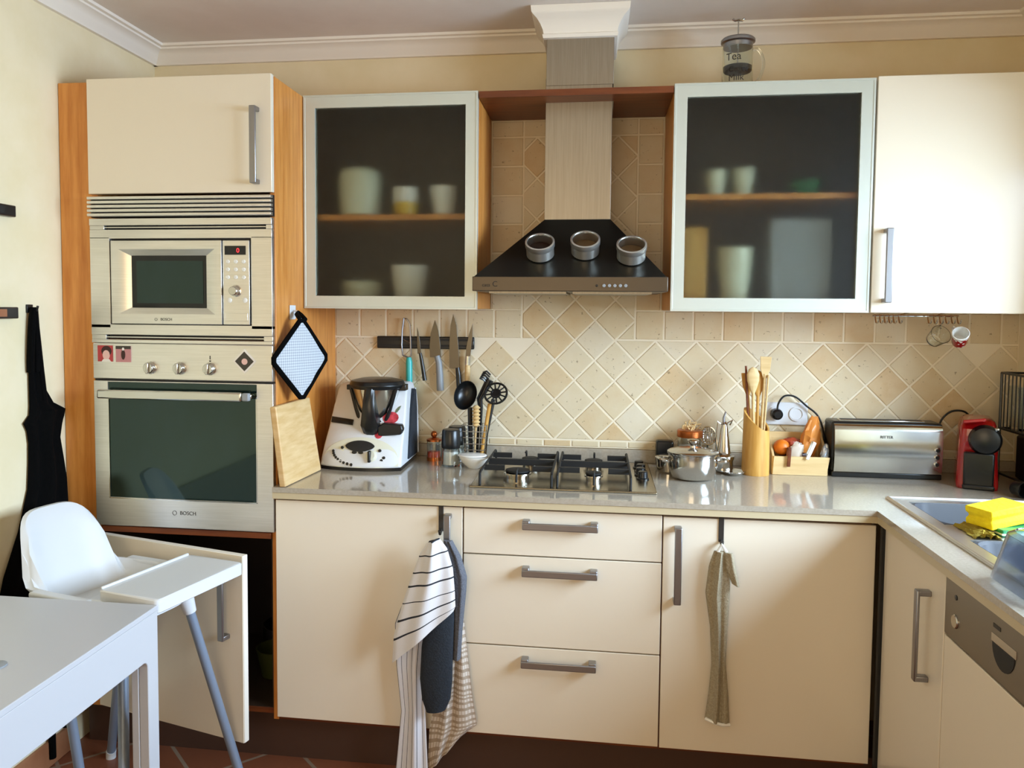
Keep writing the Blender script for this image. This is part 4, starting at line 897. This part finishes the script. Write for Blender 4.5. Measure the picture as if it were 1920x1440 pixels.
gc = thing('glass_cup', 'clear glass cup hanging from the hook rail beside the dotted mug', 'cup', (2.09, -.222, 1.40))
q = Matrix.Translation((2.093, -.240, 1.405)) @ Matrix.Rotation(math.radians(20), 4, 'Y') @ Matrix.Rotation(math.radians(60), 4, 'X'); ax = q.to_3x3() @ Vector((0, 0, 1))
build('cup_body', G().lathe(q @ Vector((0, 0, -.03)), [(.016, 0), (.024, .006), (.032, .05), (.0305, .05), (.022, .008), (.001, .004)], 28, ax, cap1=False), 'glass', gc)
g = G(); g.tube([q @ Vector(p) for p in ((0, .029, .010), (0, .042, .006), (0, .043, -.008), (0, .028, -.016))], .003, 8); build('cup_handle', g, 'glass', gc)
# coffee press on top of the glass cabinet
cpz = 2.2065
fp = thing('coffee_press', 'glass coffee press with steel lid on top of the wall cabinet', 'coffee press', (1.452, -.2, cpz))
build('beaker', G().lathe((1.452, -.2, cpz), [(.046, 0), (.049, .004), (.050, .02), (.049, .10), (.050, .15), (.0485, .15), (.0475, .10), (.0485, .02), (.001, .005)], 36, cap1=False), 'glass', fp)
lp = build('lid', G().lathe((1.452, -.2, cpz+.147), [(.047, 0), (.048, .014), (.055, .018), (.055, .026), (.050, .031), (.001, .033)], 36), 'handle', fp)
build('plunger_rod', G().cyl((1.452, -.2, cpz+.085), (1.452, -.2, cpz+.240), .0022, n=10), 'chrome', lp)
build('plunger_disc', G().lathe((1.452, -.2, cpz+.070), [(.044, 0), (.0462, .002), (.0462, .016), (.043, .018), (.001, .019)], 32), 'ink', lp)
g = G(); g.tube([(1.433, -.2, cpz+.243), (1.441, -.2, cpz+.238), (1.452, -.2, cpz+.240), (1.463, -.2, cpz+.238), (1.471, -.2, cpz+.243)], .0042, 8); build('plunger_knob', g, 'chrome', lp)
g = G(); g.tube(smooth_pts([(1.500, -.2, cpz+.142), (1.516, -.2, cpz+.142), (1.530, -.2, cpz+.122), (1.536, -.2, cpz+.090), (1.524, -.2, cpz+.050), (1.508, -.2, cpz+.030), (1.500, -.2, cpz+.026)], 5), .0045, 8); build('handle', g, 'glass', fp)
for s, dx, z, sz in (('Tea', -.022, .108, .034), ('Coffee', -.004, .068, .025), ('Milk', -.012, .040, .030)):
    t = text_mesh('lettering', s, sz, fp, facing_front(1.452+dx, -.2, cpz+z), 'ink')
    for v in t.data.vertices:
        x, y = v.co.x, v.co.y; a = x/.0503; v.co.x = .0503*math.sin(a); v.co.y = -.0503*math.cos(a)+y

# ------------------------------------------------------------------ sink and what is in it
sn = thing('steel_sink', 'inset stainless steel sink with raised rim in the corner worktop', 'sink', (2.1, -.9, ZT))
def basin(g, x0, x1, y0, y1, zt, zb, r=.05):
    w, d, cx, cyy = x1-x0, y1-y0, (x0+x1)/2, (y0+y1)/2
    g.rings([rrect(cx, cyy, w+.02, d+.02, zt-.002, r, 6), rrect(cx, cyy, w+.004, d+.004, zt, r, 6), rrect(cx, cyy, w-.006, d-.006, zt-.006, r, 6), rrect(cx, cyy, w-.03, d-.03, zb+.03, r, 6), rrect(cx, cyy, w-.07, d-.07, zb, r, 6)], False, True)
g = G(); basin(g, 1.925, 2.315, -.765, -.520, .9255, .765); build('main_basin', g, 'sink', sn)
g = G(); basin(g, 1.925, 2.315, -1.275, -.915, .9255, .80); build('second_basin', g, 'sink', sn)
g = G()
for a, b, c, d_ in ((1.878, 1.921, -1.325, -.455), (2.319, 2.362, -1.325, -.455), (1.921, 2.319, -.516, -.455), (1.921, 2.319, -.911, -.769), (1.921, 2.319, -1.325, -1.279)): g.box(a, b, c, d_, ZT, .9258)
g.tube([(1.884, -1.319, .926), (2.356, -1.319, .926), (2.356, -.461, .926), (1.884, -.461, .926)], .0042, 8, True); build('rim', g, 'steel', sn)
g = G(); g.lathe((2.12, -.64, .7665), [(.035, 0), (.035, .003), (.028, .001), (.001, .0015)], 28); build('drain', g, 'chrome', sn)
sg = thing('cleaning_sponge', 'bright yellow cleaning sponge with grooved sides at the sink', 'sponge', (2.06, -.79, .965))
g = G(); Q = Matrix.Translation((2.035, -.80, .968)) @ Matrix.Rotation(math.radians(24), 4, 'Z') @ Matrix.Rotation(math.radians(-6), 4, 'Y')
g.rings([[Q @ Vector((x, y, z)) for x, y in ((-w, -d), (w, -d), (w, d), (-w, d))] for z, w, d in ((-.024, .063, .040), (-.008, .063, .040), (-.003, .058, .035), (.003, .058, .035), (.008, .063, .040), (.024, .063, .040))]); build('foam_block', g, 'yellow', sg, bev=.003)
sr = thing('scouring_pad', 'green scouring pad under the yellow sponge', 'scouring pad', (2.075, -.83, .926)); g = G(); Q = Matrix.Translation((2.062, -.835, .935)) @ Matrix.Rotation(math.radians(10), 4, 'Z'); g.box(-.055, .055, -.032, .032, -.0085, .0085).xf(Q); build('pad', g, 'green', sr, bev=.003)
g = G(); g.box(-.056, .056, -.033, .033, -.004, .0).xf(Q); build('white_layer', g, 'cup', sr)
dc = thing('dish_cloth', 'crumpled yellow dish cloth between the two basins', 'cloth', (1.99, -.84, .926))
g = G(); rnd = random.Random(4); vs = []; K = 12
for i in range(K+1):
    for j in range(K+1): vs.append((1.940+.062*i/K+.004*rnd.uniform(-1, 1), -.905+.125*j/K, .9285+.012*abs(math.sin(i*.9+j*.6))*(1-abs(2*i/K-1)**4)))
top = vs; fs = []
for i in range(K):
    for j in range(K): q_ = i*(K+1)+j; fs.append((q_, q_+1, q_+K+2, q_+K+1))
g.add(top, fs); g.add([(x, y, z-.0018) for x, y, z in top], fs); build('cloth_sheet', g, 'yelcloth', dc)
tb_ = thing('plastic_tub', 'clear bluish plastic tub turned over on the edge of the sink', 'tub', (2.0, -1.30, .931))
g = G(); cx, cyy = 1.968, -1.290
g.rings([rrect(cx, cyy, .275, .22, .9305, .05, 7), rrect(cx, cyy, .272, .217, .938, .05, 7), rrect(cx, cyy, .235, .18, 1.030, .05, 7), rrect(cx, cyy, .215, .16, 1.038, .05, 7), rrect(cx, cyy, .211, .156, 1.0355, .048, 7), rrect(cx, cyy, .231, .176, 1.028, .048, 7), rrect(cx, cyy, .268, .213, .9305, .048, 7)], False, True, False); build('tub_shell', g, 'tub', tb_)

# ------------------------------------------------------------------ towels on over-door hooks
def drape(rows, y, folds, depth, amp, seed=0, n=40, m=26):
    """hanging cloth as a closed sheet; rows are (z, x left, x right, hem offset) from top to bottom"""
    g = G(); rnd = random.Random(seed); ph = rnd.uniform(0, 6); rs = []; uv = {}
    T = [0]
    for a, b in zip(rows, rows[1:]): T.append(T[-1]+abs(a[0]-b[0])+1e-6)
    def ev(t):
        t *= T[-1]
        for k in range(len(rows)-1):
            if t <= T[k+1] or k == len(rows)-2:
                f = min(1, (t-T[k])/(T[k+1]-T[k])); f = f*f*(3-2*f)*.5+f*.5; return [lerp(rows[k][i], rows[k+1][i], f) for i in range(4)]
    front = []; back = []
    for i in range(n+1):
        z, xl, xr, sk_ = ev(i/n)
        for j in range(m+1):
            u = j/m; env = math.sin(PI*u)**.5 if 0 < u < 1 else 0
            w = math.sin(2*PI*folds*u+ph+.8*i/n)+.4*math.sin(2*PI*(folds*1.7)*u+2*ph)
            x = lerp(xl, xr, u); zz = z+sk_*(u-.5)
            front.append((x, y-depth*env-amp*w*env, zz)); back.append((x, y-.001+min(0, -amp*.3*w*env), zz))
    W_ = m+1; fs = []
    for i in range(n):
        for j in range(m): q = i*W_+j; fs.append((q, q+1, q+W_+1, q+W_))
    uvs = [(j/m*.22, i/n*(rows[0][0]-rows[-1][0])) for i in range(n+1) for j in range(W_)]
    g.add(front+back, fs+[tuple(k+len(front) for k in reversed(f)) for f in fs], uvs+uvs)
    off = len(front); ed = [i*W_ for i in range(n+1)], [i*W_+m for i in range(n+1)], list(range(W_)), [n*W_+j for j in range(W_)]
    for e_ in ed:
        for a, b in zip(e_, e_[1:]): g.f.append([a, b, b+off, a+off]); g.mi.append(0)
    return g
def over_hook(x, z0, label):
    o = thing('over_door_hook', label, 'hook', (x, -.605, z0), group='over-door hooks')
    g = G(); g.box(x-.0075, x+.0075, -.6065, -.6035, z0, .8785).box(x-.0075, x+.0075, -.6065, -.580, .8775, .8795)
    g.tube([(x, -.605, z0+.004), (x, -.622, z0-.004), (x, -.630, z0+.008)], .005, 8); build('strap', g, 'ink', o, bev=.0008); return o
over_hook(.536, .800, 'dark over-door hook holding the tea towels beside the drawers')
over_hook(1.374, .806, 'dark over-door hook holding the grey hand towel')
tt_ = thing('striped_tea_towel', 'white tea towel with black stripes hanging from the over-door hook', 'towel', (.50, -.64, .80), group='towels on the cabinet doors')
build('lower_layer', drape([(.60, .435, .500, -.02), (.50, .400, .515, -.03), (.38, .405, .50, 0), (.25, .42, .495, .02), (.04, .40, .505, .02)], -.640, 1.6, .012, .007, 3), 'teav', tt_)
build('upper_fold', drape([(.800, .518, .548, .01), (.765, .490, .572, .02), (.70, .465, .590, .03), (.62, .435, .596, .05), (.55, .410, .598, .10), (.500, .405, .592, .17)], -.694, 1.3, .020, .007, 5), 'tea', tt_)
tag(build('oven_mitt', drape([(.74, .545, .580, 0), (.66, .515, .585, 0), (.56, .505, .590, 0), (.46, .490, .587, 0), (.36, .485, .585, 0), (.30, .492, .580, .01), (.265, .505, .565, .01)], -.668, .8, .022, .002, 8), 'mitt', loc=(.54, -.64, .74)), 'dark navy quilted oven mitt hanging among the tea towels', 'oven mitt', 'towels on the cabinet doors')
tag(build('checked_towel', drape([(.60, .560, .606, 0), (.54, .565, .612, 0), (.45, .560, .622, -.01), (.30, .53, .640, -.01), (.19, .505, .655, .03), (.10, .50, .60, .12)], -.622, 2.4, .016, .008, 11), 'check', loc=(.58, -.63, .60)), 'beige checked kitchen towel hanging behind the oven mitt', 'towel', 'towels on the cabinet doors')
tag(build('slate_towel', drape([(.785, .552, .578, 0), (.74, .556, .606, -.01), (.68, .566, .624, -.01), (.63, .575, .622, 0), (.52, .580, .612, 0), (.42, .578, .606, 0)], -.642, 1.2, .022, .005, 13), 'greytowel2', loc=(.59, -.63, .78)), 'slate grey terry towel bunched beside the striped tea towel', 'towel', 'towels on the cabinet doors')
ht = thing('grey_hand_towel', 'grey terry hand towel hanging from the hook on the wide door', 'towel', (1.37, -.63, .80), group='towels on the cabinet doors')
g = drape([(.785, 1.352, 1.392, 0), (.74, 1.338, 1.402, 0), (.66, 1.330, 1.400, 0), (.56, 1.345, 1.396, 0), (.45, 1.352, 1.393, 0), (.36, 1.346, 1.402, 0), (.275, 1.336, 1.408, -.012)], -.624, 1.8, .018, .007, 17)
build('towel_length', g, 'greytowel', ht)
build('folded_corner', drape([(.785, 1.380, 1.402, 0), (.74, 1.384, 1.412, 0), (.69, 1.402, 1.424, -.01)], -.640, .7, .010, .003, 19), 'greytowel', ht)
build('hanging_loop', G().tube([(1.362, -.632, .784), (1.372, -.634, .806), (1.386, -.632, .784)], .0055, 8), 'cup', ht)
build('pale_hem', G().tube([(1.337, -.632, .283), (1.36, -.642, .277), (1.385, -.642, .272), (1.407, -.632, .269)], .005, 8), 'cup', ht)

# ------------------------------------------------------------------ left wall
ap = thing('black_apron', 'black cotton apron hanging on the left wall', 'apron', (XL+.03, -.72, 1.1))
def sheet(rows, x, amp, folds, thick=.004, n=36, m=22, seed=0):
    """cloth hanging on the left wall; rows are (z, y near edge, y far edge)"""
    g = G(); rnd = random.Random(seed); ph = rnd.uniform(0, 6); F = []; B = []
    for i in range(n+1):
        t = i/n*(len(rows)-1); k = min(int(t), len(rows)-2); f = t-k; z, ya, yb = (lerp(rows[k][q], rows[k+1][q], f) for q in range(3))
        for j in range(m+1):
            u = j/m; e_ = math.sin(PI*u)**.4 if 0 < u < 1 else 0; w = amp*(1+math.sin(2*PI*folds*u+ph+i*.03))*e_*(.25+.75*i/n)
            F.append((x+thick+w, lerp(ya, yb, u), z)); B.append((x+w*.6, lerp(ya, yb, u), z))
    W_ = m+1; fs = []
    for i in range(n):
        for j in range(m): q = i*W_+j; fs.append((q, q+1, q+W_+1, q+W_))
    g.add(F+B, fs+[tuple(k+len(F) for k in reversed(f)) for f in fs]); off = len(F)
    for e_ in ([i*W_ for i in range(n+1)], [i*W_+m for i in range(n+1)], list(range(W_)), [n*W_+j for j in range(W_)]):
        for a, b in zip(e_, e_[1:]): g.f.append([a, b, b+off, a+off]); g.mi.append(0)
    return g
build('apron_body', sheet([(1.34, -.757, -.730), (1.22, -.757, -.684), (1.175, -.757, -.650), (1.148, -.760, -.592), (1.125, -.786, -.600), (1.10, -.772, -.612), (1.06, -.766, -.624), (1.00, -.768, -.612), (.92, -.775, -.597), (.80, -.82, -.590), (.68, -.885, -.589), (.55, -.93, -.589), (.40, -.96, -.589)], XL+.006, .014, 2.2, n=48, seed=2), 'apron', ap)
g = G()
for ya in (-.752, -.728): g.tube(smooth_pts([(XL+.012, ya-.003, 1.28), (XL+.014, ya-.004, 1.33), (XL+.016, -.742+(ya+.74)*.6, 1.43), (XL+.018, -.742, 1.478)], 5), .011, 8)
g.tube([(XL+.012, -.70, 1.19), (XL+.014, -.715, 1.28), (XL+.016, -.735, 1.42), (XL+.018, -.742, 1.478)], .012, 8); build('neck_strap', g, 'apron', ap)
for y0, y1 in ((-.705, .03), (-.640, .10)):
    g = G(); g.tube([(XL+.02, y0-.03, .50), (XL+.02, y0-.005, .30), (XL+.018, y0, y1)], .011, 8); build('waist_tie', g, 'apron', ap)
ahk = thing('apron_hook', 'black wall hook carrying the apron', 'hook', (XL, -.742, 1.475)); g = G(); g.box(XL+.0005, XL+.006, -.755, -.729, 1.462, 1.488); g.tube([(XL+.004, -.742, 1.472), (XL+.028, -.742, 1.470), (XL+.032, -.742, 1.484)], .004, 8); build('peg', g, 'black', ahk, bev=.002)
def wall_clip(z0, z1, label, spot):
    o = thing('wall_rack', label, 'wall rack', (XL, -.9, z0), group='racks on the left wall')
    build('rail', G().box(XL+.0005, XL+.022, -1.15, -.812, z0, z1), 'black', o, bev=.003)
    g = G(); g.box(XL+.021, XL+.0235, -1.0, -.862, z0+.006, z1-.006); build('face_strip', g, spot, o)
wall_clip(1.746, 1.780, 'upper short black rack at the edge of the left wall', 'blackmatt')
wall_clip(1.446, 1.480, 'lower short black rack with an orange face on the left wall', 'terra')

# ------------------------------------------------------------------ white table and high chair
tbw = thing('white_table', 'white dining table with thick apron in the near corner', 'table', (-.4, -1.8, 0))
TX0, TX1, TY0, TY1 = -.715, -.090, -2.30, -1.139
g = G(); g.box(TX0, TX1, TY0, TY1, .716, .730); build('tabletop', g, 'tablewhite', tbw, bev=.002)
def apron_side(a0, a1, leg=.047):     # outline of one side: apron with rounded inner corners and its two legs
    r = .018; pts = [(a0, 0), (a0+leg, 0), (a0+leg, .605-r)]+[(a0+leg+r-r*math.cos(t), .605-r+r*math.sin(t)) for t in [PI/2*k/5 for k in range(1, 6)]]
    pts += [(a1-leg-r+r*math.sin(t), .605-r+r*math.cos(t)) for t in [PI/2*k/5 for k in range(0, 6)]]+[(a1-leg, 0), (a1, 0), (a1, .716), (a0, .716)]
    return pts
build('side_frame', G().prism(apron_side(TY0, TY1), 'x', TX1-.026, TX1-.001), 'tablewhite', tbw, bev=.002)
build('side_frame', G().prism(apron_side(TY0, TY1), 'x', TX0+.001, TX0+.026), 'tablewhite', tbw, bev=.002)
for x0, y0 in ((TX1-.046, TY1-.048), (TX1-.046, TY0+.001), (TX0+.0265, TY1-.048), (TX0+.0265, TY0+.001)): build('leg', G().box(x0, x0+.0195, y0, y0+.047, 0, .612), 'tablewhite', tbw, bev=.002)
build('end_rail', G().box(TX0+.0265, TX1-.0265, TY1-.022, TY1-.001, .612, .716), 'tablewhite', tbw); build('end_rail', G().box(TX0+.0265, TX1-.0265, TY0+.001, TY0+.022, .612, .716), 'tablewhite', tbw)
tag(build('grey_coaster', G().lathe((-.237, -1.515, .7302), [(.022, 0), (.022, .003), (.020, .004), (.001, .004)], 28), 'plasticgrey', loc=(-.237, -1.515, .7302)), 'small round grey coaster on the white table', 'coaster')

hc = thing('high_chair', 'white plastic high chair with tray and grey tube legs behind the table', 'high chair', (-.303, -.935, 0), math.radians(-14))
# seat shell: bucket with a domed back (local +x is forward)
g = G(); n = 56; rs = []
def outline(k, w, d, p=3.2):
    a = 2*PI*k/n; c, s_ = math.cos(a), math.sin(a); return (math.copysign(abs(c)**(2/p), c)*d, math.copysign(abs(s_)**(2/p), s_)*w, a)
def topz(a):
    b = (math.cos(a-PI)+1)/2           # 1 at the back
    x = abs(((a-PI+PI) % (2*PI))-PI)   # angle from back
    t = max(0, 1-(x/1.02)**2.6); return .712+.186*t**.55
for lvl in range(9):
    f = lvl/8; r = []
    for k in range(n):
        x, y, a = outline(k, lerp(.145, .165, f), lerp(.155, .255 if math.cos(2*PI*k/n) < 0 else .165, f)); z = lerp(.640, topz(2*PI*k/n), f); r.append((x-.02-(.03*f if math.cos(2*PI*k/n) < 0 else 0), y*(1-.10*max(0, (z-.72)/.2)), z))
    rs.append(r)
inner = [[(x*.955-.001, y*.945, z if i == 8 else z+.012) for x, y, z in r] for i, r in enumerate(rs)]
g.rings([[(x*.15, y*.15, .638) for x, y, z in rs[0]]]+rs+inner[::-1]+[[(x*.15, y*.15, .652) for x, y, z in rs[0]]]); build('seat_shell', g, 'white', hc, local=True)
g = G(); rs = []
for z, o_ in ((.703, -.006), (.707, 0), (.738, 0), (.741, -.003)): rs.append(rrect(.155, .020, .20+2*o_, .335+2*o_, z, .012, 4))
g.rings(rs); tr = build('tray', g, 'white', hc, local=True)
g = G(); g.box(.055, .0625, -.140, .180, .739, .7475); build('tray_rim', g, 'white', tr, local=True, bev=.003)
for s in (-1, 1):
    g = G(); g.box(-.16, .04, s*.166-.016, s*.166+.016, .700, .716); build('arm_rest', g, 'white', hc, local=True, bev=.006, seg=3)
for (xa, ya), (xb, yb) in (((.130, .095), (.224, .228)), ((.115, -.125), (.25, -.262)), ((-.13, .125), (-.325, .235)), ((-.13, -.125), (-.045, -.10))):
    top_, foot = Vector((xa, ya, .635)), Vector((xb, yb, .012)); d_ = (foot-top_).normalized()
    l = build('leg', G().tube([top_+d_*.03, foot], .0135, 16), 'legblue', hc, local=True)
    build('foot_cap', G().tube([foot-d_*.015, foot, Vector((xb, yb, .0))], .0155, 14), 'white', l, local=True)
    build('leg_socket', G().tube([top_-d_*.03, top_+d_*.03], [.024, .018], 16), 'white', hc, local=True)
g = G(); g.box(-.11, .10, -.12, .12, .630, .660); build('seat_base', g, 'white', hc, local=True, bev=.02, seg=3)

# ------------------------------------------------------------------ crockery behind the frosted doors
def crock(name, label, c, prof, mname, cat, group, sx=1):
    o = build(name, G().lathe(c, prof, 32, cap1=False, sx=sx), mname, loc=c); return tag(o, label, cat, group)
cupprof = lambda r, h: [(r*.6, 0), (r*.72, .004), (r, h), (r*.93, h), (r*.66, .008), (.001, .006)]
sh = 1.8055
crock('storage_pot', 'large pale green pot on the shelf behind the left frosted door', (.165, -.222, sh), [(.062, 0), (.070, .005), (.076, .10), (.074, .150), (.06, .165), (.01, .172), (.001, .172)], 'pot', 'pot', 'crockery behind the left frosted door')
ob = build('yellow_cup', G().lathe((.336, -.245, sh), [(.036, 0), (.040, .004), (.0435, .045)], 32, cap1=False), 'cupyellow', loc=(.336, -.245, sh)); tag(ob, 'white cup with yellow base on the shelf behind the left frosted door', 'cup', 'crockery behind the left frosted door')
build('white_band', G().lathe((.336, -.245, sh+.045), [(.0436, 0), (.046, .05), (.044, .05), (.040, 0)], 32, cap0=False, cap1=False), 'cup', ob)
crock('white_cup', 'white cup at the right of the shelf behind the left frosted door', (.472, -.245, sh), cupprof(.050, .098), 'cup', 'cup', 'crockery behind the left frosted door')
crock('beaker', 'white beaker on the floor of the left frosted cabinet', (.352, -.245, 1.5025), cupprof(.068, .130), 'cup', 'beaker', 'crockery behind the left frosted door')
crock('pale_bowl', 'dim pale bowl on the floor of the left frosted cabinet', (.165, -.19, 1.5025), cupprof(.080, .075), 'pot', 'bowl', 'crockery behind the left frosted door')
s2 = 1.8625
crock('tumbler', 'pale tumbler on the shelf behind the right frosted door, left of two', (1.385, -.22, s2), cupprof(.036, .085), 'pot', 'tumbler', 'crockery behind the right frosted door')
crock('tumbler', 'pale tumbler on the shelf behind the right frosted door, right of two', (1.475, -.22, s2), cupprof(.036, .09), 'pot', 'tumbler', 'crockery behind the right frosted door')
crock('green_bowl', 'small bluish green bowl at the right end of the shelf behind the right frosted door', (1.68, -.20, s2), cupprof(.055, .05), 'green', 'bowl', 'crockery behind the right frosted door')
crock('pale_jug', 'tall pale jug at the bottom of the right frosted cabinet', (1.455, -.22, 1.5025), cupprof(.056, .19), 'pot', 'jug', 'crockery behind the right frosted door')
tag(build('storage_canister', G().box(1.56, 1.76, -.25, -.06, 1.5025, 1.79), 'plasticgrey', loc=(1.66, -.155, 1.5025), bev=.012), 'large grey canister at the bottom right of the right frosted cabinet', 'canister')
tag(build('storage_box', G().box(1.266, 1.36, -.26, -.10, 1.5025, 1.76), 'bam', loc=(1.31, -.18, 1.5025), bev=.006), 'honey coloured box at the bottom left of the right frosted cabinet', 'box')
# dim things in the open lower cupboard
tag(build('green_mixing_bowl', G().lathe((-.10, -.36, .1905), cupprof(.070, .10), 32, cap1=False), 'bowlgreen', loc=(-.10, -.36, .1905)), 'green bowl in the dark cupboard below the oven', 'bowl')
tag(build('steel_saucepan', G().lathe((-.135, -.17, .1905), [(.085, 0), (.09, .004), (.09, .11), (.086, .11), (.085, .006), (.001, .005)], 32, cap1=False), 'steelpan', loc=(-.135, -.17, .1905)), 'steel pan in the dark cupboard below the oven, behind the green bowl', 'cooking pot')

# ------------------------------------------------------------------ photo magnets on the oven panel
def hx(n_, h, r=.5): M[n_] = mat(n_, h, r)
hx('photo_pink', 'C28486'); hx('photo_red', 'B23A3C'); hx('photo_hair', '3A1A16'); hx('photo_skin', 'E3B9AE'); hx('photo_dark', '3A342C'); hx('photo_white', 'E8E2DA')
def magnet(label, cx, cz, w, h, rot, bgm, shapes):
    o = thing('photo_magnet', label, 'magnet', (cx, -.6062, cz), group='photo magnets on the oven panel')
    Q = Matrix.Translation((cx, -.6064, cz)) @ Matrix.Rotation(rot, 4, 'Y')
    g = G(); g.box(-w/2, w/2, -.0015, 0, -h/2, h/2).xf(Q); b = build('card', g, bgm, o)
    for q_, (nm, mm, pts) in enumerate(shapes):
        g = G(); g.prism(pts, 'y', -.0019-.0004*q_, -.0013).xf(Q); build(nm, g, mm, b)
def el(cx, cz, rx, rz, n=14): return [(cx+rx*math.cos(2*PI*k/n), cz+rz*math.sin(2*PI*k/n)) for k in range(n)]
magnet('square photo magnet of a dark haired child, first on the oven panel', -.568, 1.332, .052, .052, 0, 'photo_red', [('hair', 'photo_hair', el(.005, .008, .018, .017)), ('face', 'photo_skin', el(.004, -.005, .0125, .016)), ('collar', 'photo_white', [(-.012, -.026), (.02, -.026), (.014, -.018), (-.006, -.018)])])
magnet('square pinkish photo magnet, second on the oven panel', -.505, 1.331, .052, .052, 0, 'photo_pink', [('dark_band', 'photo_dark', [(-.026, .016), (.026, .016), (.026, .026), (-.026, .026)]), ('figure', 'photo_hair', el(0, -.002, .007, .016)), ('head', 'photo_white', el(0, .016, .004, .005))])
magnet('diamond shaped photo magnet with white border beside the oven knobs', -.0955, 1.314, .054, .054, PI/4, 'photo_white', [('picture', 'photo_dark', [(-.022, -.022), (.022, -.022), (.022, .022), (-.022, .022)]), ('figure', 'photo_skin', el(.001, 0, .010, .010))])
